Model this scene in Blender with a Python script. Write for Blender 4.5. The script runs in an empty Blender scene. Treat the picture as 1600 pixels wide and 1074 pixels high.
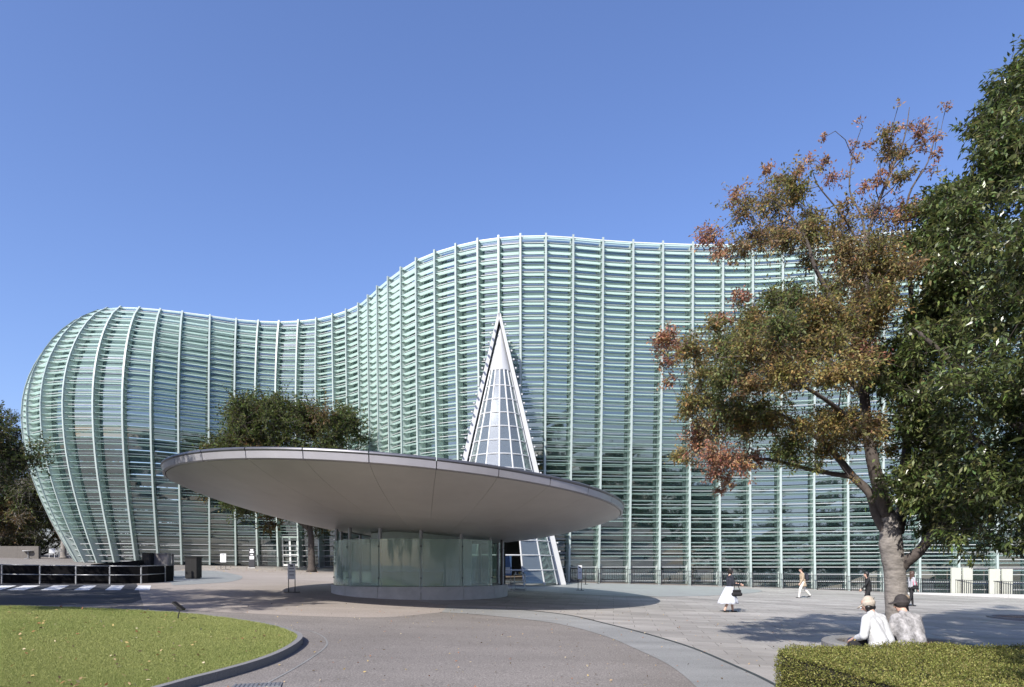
import bpy, bmesh, math, random
import numpy as np
from mathutils import Vector, Matrix, Quaternion, noise
random.seed(7); RNG = np.random.default_rng(11)
S = bpy.context.scene
COL = S.collection

# ------------------------------------------------------------------ camera, sky, sun, exposure
F, HC, HY = 1000.0, 2.1, 884.0           # focal length in photo pixels, eye height, horizon row
cam_d = bpy.data.cameras.new('camera'); cam = bpy.data.objects.new('camera', cam_d); COL.objects.link(cam)
cam.location = (0, 0, HC); cam.rotation_euler = (math.radians(90), 0, 0)
cam_d.sensor_width = 36.0; cam_d.lens = 36.0 * F / 1600.0
cam_d.shift_y = (HY - 537.0) / 1600.0
cam_d.clip_end = 2000.0; cam_d.clip_start = 0.05
S.camera = cam
SUN_EL, SUN_AZ = math.radians(39.0), math.radians(29.0)
light_dir = Vector((math.sin(SUN_AZ) * math.cos(SUN_EL), math.cos(SUN_AZ) * math.cos(SUN_EL), -math.sin(SUN_EL)))
W = bpy.data.worlds.new('World'); S.world = W; W.use_nodes = True
wn = W.node_tree.nodes; wl = W.node_tree.links
bg = wn['Background']; sky = wn.new('ShaderNodeTexSky'); sky.sky_type = 'NISHITA'; sky.sun_disc = False
sky.sun_elevation = SUN_EL; sky.sun_rotation = math.radians(180.0 + 29.0)
sky.air_density = 1.25; sky.dust_density = 1.6; sky.ozone_density = 6.0; sky.altitude = 30.0
wb = wn.new('ShaderNodeVectorMath'); wb.operation = 'MULTIPLY'; wb.inputs[1].default_value = (1.0, 0.94, 1.12)   # white balance
wl.new(sky.outputs[0], wb.inputs[0]); wl.new(wb.outputs[0], bg.inputs[0]); bg.inputs[1].default_value = 0.128
sd = bpy.data.lights.new('sun', 'SUN'); sd.energy = 5.0; sd.angle = math.radians(0.5); sd.color = (1.0, 0.95, 0.88)
so = bpy.data.objects.new('sun', sd); COL.objects.link(so); so.location = (-15, -25, 40)
so.rotation_euler = light_dir.to_track_quat('-Z', 'Y').to_euler()
S.view_settings.view_transform = 'Standard'; S.view_settings.look = 'None'
S.view_settings.exposure = 0.6; S.view_settings.gamma = 1.0
S.view_settings.use_curve_mapping = False

# ------------------------------------------------------------------ ground geometry
GX, GY = -0.028, 0.025
def G(x, y, off=0.0):
    return GX * max(-75.0, min(75.0, x)) + GY * max(-6.0, min(70.0, y)) + off
def gpt(px, py, off=0.0):                 # ground point seen at a photo pixel (used for surveying positions)
    inv = (py - HY) / F + GX * (px - 800.0) / F + GY
    y = (HC - off) / inv
    x = (px - 800.0) / F * y
    return Vector((x, y, G(x, y, off)))
def at(px, py, d):
    return Vector(((px - 800.0) / F * d, d, HC + (HY - py) / F * d))

# ------------------------------------------------------------------ materials
def nodes_of(m):
    m.use_nodes = True
    return m.node_tree.nodes, m.node_tree.links
def mat(name, col, rough=0.6, metal=0.0, var=0.12, scale=6.0, bump=0.0, bscale=None, spec=0.5, detail=4.0, streak=None):
    m = bpy.data.materials.new(name); n, l = nodes_of(m); b = n['Principled BSDF']
    b.inputs['Roughness'].default_value = rough; b.inputs['Metallic'].default_value = metal
    b.inputs['Specular IOR Level'].default_value = spec
    tc = n.new('ShaderNodeTexCoord')
    src = tc.outputs['Object']
    if streak:
        mp = n.new('ShaderNodeMapping'); mp.inputs['Scale'].default_value = streak
        l.new(src, mp.inputs['Vector']); src = mp.outputs[0]
    nz = n.new('ShaderNodeTexNoise'); nz.inputs['Scale'].default_value = scale; nz.inputs['Detail'].default_value = detail
    nz.inputs['Roughness'].default_value = 0.65
    l.new(src, nz.inputs['Vector'])
    rp = n.new('ShaderNodeValToRGB')
    rp.color_ramp.elements[0].position = 0.3; rp.color_ramp.elements[1].position = 0.7
    rp.color_ramp.elements[0].color = [max(0, c * (1 - var)) for c in col] + [1]
    rp.color_ramp.elements[1].color = [min(1, c * (1 + var)) for c in col] + [1]
    l.new(nz.outputs['Fac'], rp.inputs[0]); l.new(rp.outputs[0], b.inputs['Base Color'])
    if bump:
        n2 = n.new('ShaderNodeTexNoise'); n2.inputs['Scale'].default_value = bscale or scale * 6; n2.inputs['Detail'].default_value = 3
        l.new(tc.outputs['Object'], n2.inputs['Vector'])
        bp = n.new('ShaderNodeBump'); bp.inputs['Strength'].default_value = bump; bp.inputs['Distance'].default_value = 0.02
        l.new(n2.outputs['Fac'], bp.inputs['Height']); l.new(bp.outputs[0], b.inputs['Normal'])
    return m
def leafmat(name, trans=0.35, rough=0.45, spec=0.4):
    m = bpy.data.materials.new(name); n, l = nodes_of(m); b = n['Principled BSDF']; out = n['Material Output']
    at_ = n.new('ShaderNodeAttribute'); at_.attribute_name = 'tint'
    b.inputs['Roughness'].default_value = rough; b.inputs['Specular IOR Level'].default_value = spec
    l.new(at_.outputs['Color'], b.inputs['Base Color'])
    t = n.new('ShaderNodeBsdfTranslucent'); l.new(at_.outputs['Color'], t.inputs['Color'])
    mx = n.new('ShaderNodeMixShader'); mx.inputs[0].default_value = trans
    l.new(b.outputs[0], mx.inputs[1]); l.new(t.outputs[0], mx.inputs[2]); l.new(mx.outputs[0], out.inputs['Surface'])
    return m
def schlick(n, l, r0):
    lw = n.new('ShaderNodeLayerWeight'); lw.inputs['Blend'].default_value = 0.5
    pw = n.new('ShaderNodeMath'); pw.operation = 'POWER'; pw.inputs[1].default_value = 5.0; l.new(lw.outputs['Facing'], pw.inputs[0])
    ma = n.new('ShaderNodeMath'); ma.operation = 'MULTIPLY_ADD'; ma.inputs[1].default_value = 1 - r0; ma.inputs[2].default_value = r0
    l.new(pw.outputs[0], ma.inputs[0])
    return ma.outputs[0]
def louvremat():
    m = bpy.data.materials.new('green_frosted_glass'); n, l = nodes_of(m); n.remove(n['Principled BSDF']); out = n['Material Output']
    tc = n.new('ShaderNodeTexCoord'); nz = n.new('ShaderNodeTexNoise'); nz.inputs['Scale'].default_value = 0.6; nz.inputs['Detail'].default_value = 3
    l.new(tc.outputs['Object'], nz.inputs['Vector'])
    rp = n.new('ShaderNodeValToRGB'); rp.color_ramp.elements[0].color = (0.58, 0.745, 0.685, 1); rp.color_ramp.elements[1].color = (0.66, 0.81, 0.75, 1)
    l.new(nz.outputs['Fac'], rp.inputs[0])
    tl = n.new('ShaderNodeBsdfTranslucent'); df = n.new('ShaderNodeBsdfDiffuse'); tr = n.new('ShaderNodeBsdfTransparent'); gl = n.new('ShaderNodeBsdfGlossy')
    gl.inputs['Roughness'].default_value = 0.25
    tr.inputs['Color'].default_value = (0.80, 0.94, 0.88, 1)
    l.new(rp.outputs[0], tl.inputs['Color']); l.new(rp.outputs[0], df.inputs['Color'])
    a = n.new('ShaderNodeMixShader'); a.inputs[0].default_value = 0.28; l.new(tl.outputs[0], a.inputs[1]); l.new(df.outputs[0], a.inputs[2])
    c = n.new('ShaderNodeMixShader'); c.inputs[0].default_value = 0.12; l.new(a.outputs[0], c.inputs[1]); l.new(tr.outputs[0], c.inputs[2])
    fr = schlick(n, l, 0.03)
    e = n.new('ShaderNodeMixShader'); l.new(fr, e.inputs[0]); l.new(c.outputs[0], e.inputs[1]); l.new(gl.outputs[0], e.inputs[2])
    l.new(e.outputs[0], out.inputs['Surface'])
    return m
def glassmat(name, tint, see, refl_ior=0.1, rough=0.02, body=(0.01, 0.02, 0.02)):
    """pane: clear part seen through (tinted), a coated body, mirror by Fresnel"""
    m = bpy.data.materials.new(name); n, l = nodes_of(m); n.remove(n['Principled BSDF']); out = n['Material Output']
    tr = n.new('ShaderNodeBsdfTransparent'); tr.inputs['Color'].default_value = tint + (1,)
    df = n.new('ShaderNodeBsdfDiffuse'); df.inputs['Color'].default_value = body + (1,)
    gl = n.new('ShaderNodeBsdfGlossy'); gl.inputs['Roughness'].default_value = rough; gl.inputs['Color'].default_value = (0.9, 0.97, 0.95, 1)
    a = n.new('ShaderNodeMixShader'); a.inputs[0].default_value = see; l.new(df.outputs[0], a.inputs[1]); l.new(tr.outputs[0], a.inputs[2])
    fr = schlick(n, l, refl_ior)
    e = n.new('ShaderNodeMixShader'); l.new(fr, e.inputs[0]); l.new(a.outputs[0], e.inputs[1]); l.new(gl.outputs[0], e.inputs[2])
    l.new(e.outputs[0], out.inputs['Surface'])
    return m

M = {}
M['steel_white'] = mat('white_painted_steel', (0.62, 0.64, 0.625), 0.4, var=0.05, scale=1.5)
M['cone_white'] = mat('cone_white_paint', (0.43, 0.44, 0.44), 0.4, var=0.05, scale=1.0)
M['mullion'] = mat('mullion_paint', (0.35, 0.41, 0.385), 0.4, var=0.06, scale=0.8)
M['louvre'] = louvremat()
M['pane'] = glassmat('curtain_wall_glass', (0.60, 0.76, 0.74), 0.28, 0.25, body=(0.034, 0.054, 0.057))
M['cone_pane'] = glassmat('cone_glass', (0.80, 0.88, 0.90), 0.66, 0.10, body=(0.24, 0.265, 0.265))
M['drum_pane'] = glassmat('drum_glass', (0.74, 0.84, 0.80), 0.71, 0.05, body=(0.62, 0.73, 0.67))
M['interior'] = mat('interior_plaster', (0.20, 0.21, 0.20), 0.8, var=0.1, scale=0.5)
M['interior_floor'] = mat('interior_floor', (0.16, 0.13, 0.10), 0.5, var=0.15, scale=0.7)
M['roof'] = mat('roof_metal', (0.45, 0.46, 0.46), 0.6)
M['concrete'] = mat('pale_concrete', (0.42, 0.42, 0.40), 0.8, var=0.12, scale=2.0, bump=0.15)
M['canopy_under'] = mat('canopy_soffit_panel', (0.44, 0.41, 0.38), 0.40, var=0.07, scale=0.7)
M['canopy_rim'] = mat('canopy_rim_metal', (0.42, 0.41, 0.43), 0.35, metal=0.5, var=0.06, scale=1.0)
M['dark_metal'] = mat('dark_metal', (0.035, 0.036, 0.040), 0.45, metal=0.3, var=0.2)
M['grey_metal'] = mat('grey_metal', (0.30, 0.31, 0.32), 0.4, metal=0.6, var=0.08)
M['black'] = mat('black_paint', (0.012, 0.012, 0.013), 0.5, var=0.3)
M['sign_white'] = mat('sign_white', (0.62, 0.63, 0.63), 0.5, var=0.04)
M['ink'] = mat('sign_ink', (0.05, 0.055, 0.07), 0.6)
M['ink_white'] = mat('sign_white_ink', (0.7, 0.7, 0.7), 0.6)
M['cream'] = mat('cream_panel', (0.45, 0.46, 0.39), 0.6, var=0.05)
M['ochre'] = mat('ochre_panel', (0.40, 0.27, 0.06), 0.6, var=0.1)
M['beige'] = mat('shaded_beige_wall', (0.10, 0.09, 0.078), 0.85, var=0.15)  # beige darkened, the wall's shade is put into its colour
M['shade_black'] = mat('deep_shade_black', (0.006, 0.006, 0.007), 0.8, var=0.4, scale=8, spec=0.1)  # near black: colour stands for deep shade behind the ramp railing
M['brown_box'] = mat('shaded_brown_metal', (0.006, 0.0055, 0.005), 0.8, var=0.3)  # brown taken almost to black, shade painted into the boxes
M['grey_box'] = mat('grey_cabinet', (0.16, 0.15, 0.14), 0.6, var=0.08)
M['soil'] = mat('soil', (0.13, 0.085, 0.06), 0.95, var=0.5, scale=25, bump=0.6, bscale=40)
M['kerb'] = mat('granite_kerb', (0.175, 0.172, 0.168), 0.75, var=0.25, scale=60, bump=0.15, bscale=120)
M['grass_base'] = mat('grass_soil', (0.12, 0.17, 0.035), 0.95, var=0.4, scale=3, bump=0.5, bscale=60)
M['bark_grey'] = mat('grey_bark', (0.185, 0.168, 0.152), 0.9, var=0.5, scale=5, bump=0.7, bscale=26, streak=(1.0, 1.0, 3.2), detail=8.0)
M['bark_limb'] = mat('dark_limb_bark', (0.075, 0.062, 0.054), 0.9, var=0.4, scale=10, bump=0.4, bscale=40)
M['bark_dark'] = mat('dark_bark', (0.055, 0.045, 0.038), 0.9, var=0.4, scale=10, bump=0.5, bscale=40)
M['leaf'] = leafmat('leaf', 0.48, 0.5, 0.3)
M['leaf_gloss'] = leafmat('glossy_leaf', 0.32, 0.30, 0.6)
M['grass'] = leafmat('grass_blade', 0.35, 0.6, 0.2)
M['dead_leaf'] = leafmat('dead_leaf', 0.2, 0.7, 0.2)
M['white_line'] = mat('white_road_paint', (0.60, 0.60, 0.60), 0.7, var=0.15, scale=4)
M['patch'] = mat('smooth_grey_paving', (0.22, 0.228, 0.222), 0.6, var=0.08, scale=0.8, bump=0.05, bscale=60)

def groundmat(name, c1, c2, speck, sp_scale, rough=0.9, big=0.15, bumps=0.25, stain=0.25):
    m = bpy.data.materials.new(name); n, l = nodes_of(m); b = n['Principled BSDF']; b.inputs['Roughness'].default_value = rough
    b.inputs['Specular IOR Level'].default_value = 0.25
    tc = n.new('ShaderNodeNewGeometry')
    big_n = n.new('ShaderNodeTexNoise'); big_n.inputs['Scale'].default_value = big; big_n.inputs['Detail'].default_value = 8; big_n.inputs['Roughness'].default_value = 0.6
    l.new(tc.outputs['Position'], big_n.inputs['Vector'])
    rp = n.new('ShaderNodeValToRGB'); rp.color_ramp.elements[0].position = 0.33; rp.color_ramp.elements[1].position = 0.68
    rp.color_ramp.elements[0].color = c1 + (1,); rp.color_ramp.elements[1].color = c2 + (1,)
    l.new(big_n.outputs['Fac'], rp.inputs[0])
    sn = n.new('ShaderNodeTexNoise'); sn.inputs['Scale'].default_value = sp_scale; sn.inputs['Detail'].default_value = 2; sn.inputs['Roughness'].default_value = 0.8
    l.new(tc.outputs['Position'], sn.inputs['Vector'])
    mr = n.new('ShaderNodeMapRange'); mr.inputs['From Min'].default_value = 0.3; mr.inputs['From Max'].default_value = 0.7
    mr.inputs['To Min'].default_value = 1 - speck; mr.inputs['To Max'].default_value = 1 + speck
    l.new(sn.outputs['Fac'], mr.inputs['Value'])
    st = n.new('ShaderNodeTexNoise'); st.inputs['Scale'].default_value = 0.9; st.inputs['Detail'].default_value = 6
    mp = n.new('ShaderNodeMapping'); mp.inputs['Scale'].default_value = (0.35, 1.3, 1); l.new(tc.outputs['Position'], mp.inputs['Vector']); l.new(mp.outputs[0], st.inputs['Vector'])
    m2 = n.new('ShaderNodeMapRange'); m2.inputs['From Min'].default_value = 0.35; m2.inputs['From Max'].default_value = 0.65
    m2.inputs['To Min'].default_value = 1 - stain; m2.inputs['To Max'].default_value = 1.0 + stain * 0.3
    l.new(st.outputs['Fac'], m2.inputs['Value'])
    mu = n.new('ShaderNodeMath'); mu.operation = 'MULTIPLY'; l.new(mr.outputs[0], mu.inputs[0]); l.new(m2.outputs[0], mu.inputs[1])
    vm = n.new('ShaderNodeVectorMath'); vm.operation = 'SCALE'; l.new(rp.outputs[0], vm.inputs[0]); l.new(mu.outputs[0], vm.inputs['Scale'])
    l.new(vm.outputs[0], b.inputs['Base Color'])
    bp = n.new('ShaderNodeBump'); bp.inputs['Strength'].default_value = bumps; bp.inputs['Distance'].default_value = 0.01
    l.new(sn.outputs['Fac'], bp.inputs['Height']); l.new(bp.outputs[0], b.inputs['Normal'])
    return m
M['asphalt'] = groundmat('brown_grey_asphalt', (0.160, 0.145, 0.131), (0.207, 0.189, 0.173), 0.55, 38.0, stain=0.12)
M['sandy'] = groundmat('sandy_asphalt', (0.25, 0.22, 0.195), (0.305, 0.27, 0.24), 0.25, 30.0, stain=0.10)
M['stone'] = groundmat('pale_stone_paving', (0.262, 0.246, 0.226), (0.328, 0.310, 0.288), 0.12, 50.0, rough=0.75, bumps=0.08, stain=0.22)
M['joint'] = groundmat('paving_joint', (0.125, 0.118, 0.108), (0.16, 0.15, 0.14), 0.2, 30.0)
M['band'] = groundmat('grey_granite_band', (0.20, 0.202, 0.196), (0.255, 0.256, 0.248), 0.30, 45.0, rough=0.8, bumps=0.12, stain=0.18)
M['road'] = groundmat('shaded_dark_asphalt', (0.045, 0.046, 0.05), (0.07, 0.07, 0.074), 0.4, 38.0)  # fresh dark asphalt with tree shade added to its tone

# ------------------------------------------------------------------ mesh helpers
def tag(o, label=None, cat=None, group=None, kind=None):
    if label: o['label'] = label
    if cat: o['category'] = cat
    if group: o['group'] = group
    if kind: o['kind'] = kind
    return o
def empty(name, loc=(0, 0, 0), rz=0.0, label=None, cat=None, group=None):
    o = bpy.data.objects.new(name, None); COL.objects.link(o); o.location = loc; o.rotation_euler = (0, 0, rz)
    o.empty_display_size = 0.3
    return tag(o, label, cat, group)
class MB:
    def __init__(s): s.v = []; s.f = []; s.mi = []; s.cur = 0
    def face(s, pts):
        k = len(s.v); s.v.extend([tuple(p) for p in pts]); s.f.append(tuple(range(k, k + len(pts)))); s.mi.append(s.cur)
    def mesh(s, vs, fs):
        k = len(s.v); s.v.extend([tuple(p) for p in vs])
        for f in fs: s.f.append(tuple(k + i for i in f)); s.mi.append(s.cur)
    def hexa(s, p):        # 8 corners: bottom 0-3 counter-clockwise, top 4-7
        s.mesh(p, [(3, 2, 1, 0), (4, 5, 6, 7), (0, 1, 5, 4), (1, 2, 6, 5), (2, 3, 7, 6), (3, 0, 4, 7)])
    def box(s, x0, x1, y0, y1, z0, z1):
        s.hexa([(x0, y0, z0), (x1, y0, z0), (x1, y1, z0), (x0, y1, z0), (x0, y0, z1), (x1, y0, z1), (x1, y1, z1), (x0, y1, z1)])
    def bar(s, a, b, w, h, up=(0, 0, 1)):
        a = Vector(a); b = Vector(b); d = (b - a).normalized(); u = Vector(up)
        r = d.cross(u)
        if r.length < 1e-4: r = d.cross(Vector((1, 0, 0)))
        r.normalize(); u = r.cross(d).normalized(); r *= w / 2; u *= h / 2
        s.hexa([a - r - u, a + r - u, b + r - u, b - r - u, a - r + u, a + r + u, b + r + u, b - r + u])
    def tube(s, pts, rad, n=8, cap=True):
        pts = [Vector(p) for p in pts]; rs = rad if isinstance(rad, (list, tuple)) else [rad] * len(pts)
        k0 = len(s.v); ref = Vector((0.3, 0.9, 0.2))
        for i, p in enumerate(pts):
            d = (pts[min(i + 1, len(pts) - 1)] - pts[max(i - 1, 0)]).normalized()
            a = d.cross(ref)
            if a.length < 1e-3: a = d.cross(Vector((1, 0, 0)))
            a.normalize(); b = d.cross(a)
            for j in range(n):
                t = 2 * math.pi * j / n
                s.v.append(tuple(p + (a * math.cos(t) + b * math.sin(t)) * rs[i]))
        for i in range(len(pts) - 1):
            for j in range(n):
                j2 = (j + 1) % n
                s.f.append((k0 + i * n + j, k0 + i * n + j2, k0 + (i + 1) * n + j2, k0 + (i + 1) * n + j)); s.mi.append(s.cur)
        if cap:
            s.f.append(tuple(k0 + j for j in range(n))[::-1]); s.mi.append(s.cur)
            s.f.append(tuple(k0 + (len(pts) - 1) * n + j for j in range(n))); s.mi.append(s.cur)
    def cyl(s, c, r, z0, z1, n=16, r2=None):
        s.tube([(c[0], c[1], z0), (c[0], c[1], z1)], [r, r if r2 is None else r2], n)
    def lathe(s, prof, n=32, c=(0, 0), a0=0.0, a1=2 * math.pi):
        full = abs(a1 - a0 - 2 * math.pi) < 1e-6; m = n if full else n + 1; k0 = len(s.v)
        for r, z in prof:
            for j in range(m):
                t = a0 + (a1 - a0) * j / n
                s.v.append((c[0] + r * math.cos(t), c[1] + r * math.sin(t), z))
        for i in range(len(prof) - 1):
            for j in range(n):
                j2 = (j + 1) % m
                s.f.append((k0 + i * m + j, k0 + i * m + j2, k0 + (i + 1) * m + j2, k0 + (i + 1) * m + j)); s.mi.append(s.cur)
    def prism(s, poly, zf0, zf1):     # poly in plan, z functions of (x, y)
        n = len(poly); k = len(s.v)
        f0 = zf0 if callable(zf0) else (lambda x, y: zf0); f1 = zf1 if callable(zf1) else (lambda x, y: zf1)
        for x, y in poly: s.v.append((x, y, f0(x, y)))
        for x, y in poly: s.v.append((x, y, f1(x, y)))
        s.f.append(tuple(range(k, k + n))[::-1]); s.mi.append(s.cur)
        s.f.append(tuple(range(k + n, k + 2 * n))); s.mi.append(s.cur)
        for i in range(n):
            j = (i + 1) % n; s.f.append((k + i, k + j, k + n + j, k + n + i)); s.mi.append(s.cur)
    def build(s, name, mats, parent=None, smooth=False, loc=None):
        me = bpy.data.meshes.new(name); me.from_pydata(s.v, [], s.f)
        for m in (mats if isinstance(mats, (list, tuple)) else [mats]): me.materials.append(m)
        if any(s.mi): me.polygons.foreach_set('material_index', s.mi)
        if smooth: me.polygons.foreach_set('use_smooth', [True] * len(s.f))
        me.update()
        o = bpy.data.objects.new(name, me); COL.objects.link(o)
        if parent: o.parent = parent
        if loc: o.location = loc
        return o
def recalc(o):
    bm = bmesh.new(); bm.from_mesh(o.data); bmesh.ops.recalc_face_normals(bm, faces=bm.faces); bm.to_mesh(o.data); bm.free()
def fastmesh(name, verts, quads, mat_, tint=None, parent=None, smooth=False):
    """verts (N,3), quads (M,4) numpy arrays; tint (N,3) colour of each vertex's leaf"""
    me = bpy.data.meshes.new(name); n = len(verts); m = len(quads); k = quads.shape[1]
    me.vertices.add(n); me.vertices.foreach_set('co', np.ascontiguousarray(verts, dtype=np.float32).ravel())
    me.loops.add(m * k); me.loops.foreach_set('vertex_index', np.ascontiguousarray(quads, dtype=np.int32).ravel())
    me.polygons.add(m); me.polygons.foreach_set('loop_start', np.arange(0, m * k, k, dtype=np.int32))
    if smooth: me.polygons.foreach_set('use_smooth', np.ones(m, dtype=bool))
    me.update(calc_edges=True)
    if tint is not None:
        ca = me.color_attributes.new('tint', 'FLOAT_COLOR', 'POINT')
        ca.data.foreach_set('color', np.hstack([tint, np.ones((n, 1))]).astype(np.float32).ravel())
    me.materials.append(mat_)
    o = bpy.data.objects.new(name, me); COL.objects.link(o)
    if parent: o.parent = parent
    return o
def copy_tree(o, parent=None):
    c = o.copy(); COL.objects.link(c); c.parent = parent
    for ch in list(o.children): copy_tree(ch, c)
    return c
def spline(pts, n):
    """Catmull-Rom through 2-D points, n samples a span"""
    out = []
    P = [Vector(p) for p in pts]
    for i in range(len(P) - 1):
        p0 = P[max(i - 1, 0)]; p1 = P[i]; p2 = P[i + 1]; p3 = P[min(i + 2, len(P) - 1)]
        for k in range(n):
            t = k / n
            out.append(0.5 * ((2 * p1) + (p2 - p0) * t + (2 * p0 - 5 * p1 + 4 * p2 - p3) * t * t + (3 * p1 - p0 - 3 * p2 + p3) * t ** 3))
    out.append(P[-1])
    return out
# ================================================================== THE SETTING
def inside(poly, x, y):
    c = False; n = len(poly); j = n - 1
    for i in range(n):
        xi, yi = poly[i]; xj, yj = poly[j]
        if (yi > y) != (yj > y) and x < (xj - xi) * (y - yi) / (yj - yi) + xi: c = not c
        j = i
    return c
def sheet(name, poly, off, m, kind='structure'):
    b = MB(); b.face([(x, y, G(x, y, off)) for x, y in poly])
    return tag(b.build(name, m), kind=kind)
def px_curve(pts, n=5):
    return [(p.x, p.y) for p in spline([tuple(gpt(x, y).xy) for x, y in pts], n)]

# base ground: one sheet to the horizon, creased where its slope ends
b = MB(); xs = [-900, -300, -75, 75, 300, 900]; ys = [-900, -200, -6, 70, 250, 1200]
vs = [(x, y, G(x, y)) for y in ys for x in xs]; nx = len(xs)
b.mesh(vs, [(j * nx + i, j * nx + i + 1, (j + 1) * nx + i + 1, (j + 1) * nx + i) for j in range(len(ys) - 1) for i in range(nx - 1)])
tag(b.build('ground', M['asphalt']), kind='structure')

band_out = px_curve([(700, 948), (760, 950), (820, 954), (889, 962), (950, 976), (1009, 991), (1078, 1012), (1147, 1041), (1212, 1072), (1300, 1130), (1450, 1290)])
band_in = px_curve([(690, 957), (762, 962), (865, 974), (941, 993), (999, 1017), (1044, 1039), (1088, 1074), (1150, 1145), (1230, 1290)])
sheet('granite_band', band_out + band_in[::-1], 0.008, M['band'])
sandy_low = px_curve([(225, 949), (350, 957), (480, 963), (600, 965), (690, 957)])
sandy = sandy_low + [(-2.1, 22.6), (-7.0, 30.0), (-11.0, 54.0), (-26.0, 54.0), (-22.0, 40.0), (-18.5, 31.5)]
sheet('sandy_path', sandy, 0.004, M['sandy'])
stone = band_out + [(12.0, 3.0), (70.0, 3.0), (70.0, 46.0), (-10.5, 50.0), (-7.0, 30.0)]
sheet('stone_paving', stone, 0.004, M['joint'])
stone_sheet = bpy.data.objects['stone_paving']
# dark slot drain along the outer edge of the band, and the slot crossing the plaza
def ribbon(name, pts, w, off, m, parent=None):
    b = MB(); P = [Vector(p) for p in pts]; L = []; R_ = []
    for i, p in enumerate(P):
        d = (P[min(i + 1, len(P) - 1)] - P[max(i - 1, 0)]).normalized(); nrm = Vector((-d.y, d.x)) * w / 2
        L.append(p + nrm); R_.append(p - nrm)
    for i in range(len(P) - 1):
        b.face([(q.x, q.y, G(q.x, q.y, off)) for q in (R_[i], R_[i + 1], L[i + 1], L[i])])
    return b.build(name, m, parent)
tag(ribbon('slot_drain', band_out[8:], 0.07, 0.020, M['dark_metal']), kind='structure')
slot = px_curve([(560, 917), (760, 923), (900, 927), (1046, 934), (1177, 942.5), (1330, 953), (1480, 963), (1700, 985)])
tag(ribbon('slot_drain', slot, 0.06, 0.022, M['dark_metal']), kind='structure')
patch = px_curve([(800, 911), (900, 911.5), (1000, 913.5), (1100, 917), (1175, 921), (1190, 924.5), (1160, 928.5), (1090, 932), (1000, 932.5), (900, 929), (800, 922)], 4)
sheet('smooth_paving', patch, 0.017, M['patch'])
lp = px_curve([(250, 893), (330, 892), (372, 899), (378, 904), (362, 909), (330, 912), (270, 915)], 4)
sheet('smooth_paving', lp, 0.010, M['patch'])

# stone slabs: each its own piece near the camera, the rest joined
def slabmat():
    m = M['stone'].copy(); m.name = 'pale_stone_slab'; n, l = nodes_of(m); b_ = n['Principled BSDF']
    src = b_.inputs['Base Color'].links[0].from_socket
    oi = n.new('ShaderNodeObjectInfo'); ge = n.new('ShaderNodeNewGeometry'); ad = n.new('ShaderNodeMath'); ad.operation = 'ADD'
    l.new(oi.outputs['Random'], ad.inputs[0]); l.new(ge.outputs['Random Per Island'], ad.inputs[1])
    fr = n.new('ShaderNodeMath'); fr.operation = 'FRACT'; l.new(ad.outputs[0], fr.inputs[0])
    mr = n.new('ShaderNodeMapRange'); mr.inputs['To Min'].default_value = 0.85; mr.inputs['To Max'].default_value = 1.09
    l.new(fr.outputs[0], mr.inputs['Value'])
    vm = n.new('ShaderNodeVectorMath'); vm.operation = 'SCALE'; l.new(src, vm.inputs[0]); l.new(mr.outputs[0], vm.inputs['Scale'])
    l.new(vm.outputs[0], b_.inputs['Base Color'])
    return m
M['slab'] = slabmat()
TREE_PIT = Vector((7.55, 12.6)); PIT_R = 1.32
SW, SD, gap = 1.2, 0.6, 0.008
rot = math.radians(-9.0); ca, sa = math.cos(rot), math.sin(rot)
def nearest_edge(poly, c):
    best = None
    for k in range(len(poly)):
        a = Vector(poly[k]); b2 = Vector(poly[(k + 1) % len(poly)]); d = b2 - a; L2 = d.length_squared
        if L2 < 1e-9: continue
        t = max(0, min(1, (c - a).dot(d) / L2)); ds = (a + d * t - c).length
        if best is None or ds < best[0]: best = (ds, a, d.normalized())
    return best
def clip_line(pts, a, d, keep_left):
    out = []; sg = 1 if keep_left else -1
    side = lambda p: sg * (d.x * (p.y - a.y) - d.y * (p.x - a.x)) - 0.006
    for k in range(len(pts)):
        p, q = pts[k], pts[(k + 1) % len(pts)]; sp, sq = side(p), side(q)
        if sp >= 0: out.append(p)
        if (sp >= 0) != (sq >= 0): out.append(p + (q - p) * (sp / (sp - sq)))
    return out
def clip_to(pts, poly, want_inside):
    c = sum(pts, Vector((0, 0))) / len(pts); _, a, d = nearest_edge(poly, c)
    m = a + d * (c - a).dot(d) + Vector((-d.y, d.x)) * 0.02
    return clip_line(pts, a, d, inside(poly, m.x, m.y) == want_inside)
slab_pos = []; cut_slabs = []
for j in range(-6, 74):
    for i in range(-14, 40):
        u = i * SW + (0.5 * SW if j % 2 else 0.0); v = 9.0 + j * SD
        rawc = [(u + du * SW, v + dv * SD) for du, dv in ((-.5, -.5), (.5, -.5), (.5, .5), (-.5, .5))]
        cs = [Vector((uu * ca - vv * sa, uu * sa + vv * ca)) for uu, vv in rawc]
        c = sum(cs, Vector((0, 0))) / 4; cx, cy = c
        if abs(cx) / max(cy, 1) > 0.95 or cx < -11 or cy > 47 or cy < 6.5: continue
        n_in = sum(inside(stone, *p) for p in cs); n_pt = sum(inside(patch, *p) for p in cs)
        if n_in == 0 or n_pt == 4 or (c - TREE_PIT).length < PIT_R - 0.2: continue
        if n_in == 4 and n_pt == 0: slab_pos.append((cx, cy)); continue
        pts = [c + (p - c) * Vector((1, 1)).length / math.sqrt(2) for p in cs]
        pts = [c + (p - c) * (1 - 0.016) for p in pts]
        if n_in < 4: pts = clip_to(pts, stone, True)
        if len(pts) >= 3 and n_pt: pts = clip_to(pts, patch, False)
        if len(pts) >= 3: cut_slabs.append(pts)
slab_pos.sort(key=lambda p: p[0] ** 2 + p[1] ** 2)
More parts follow.
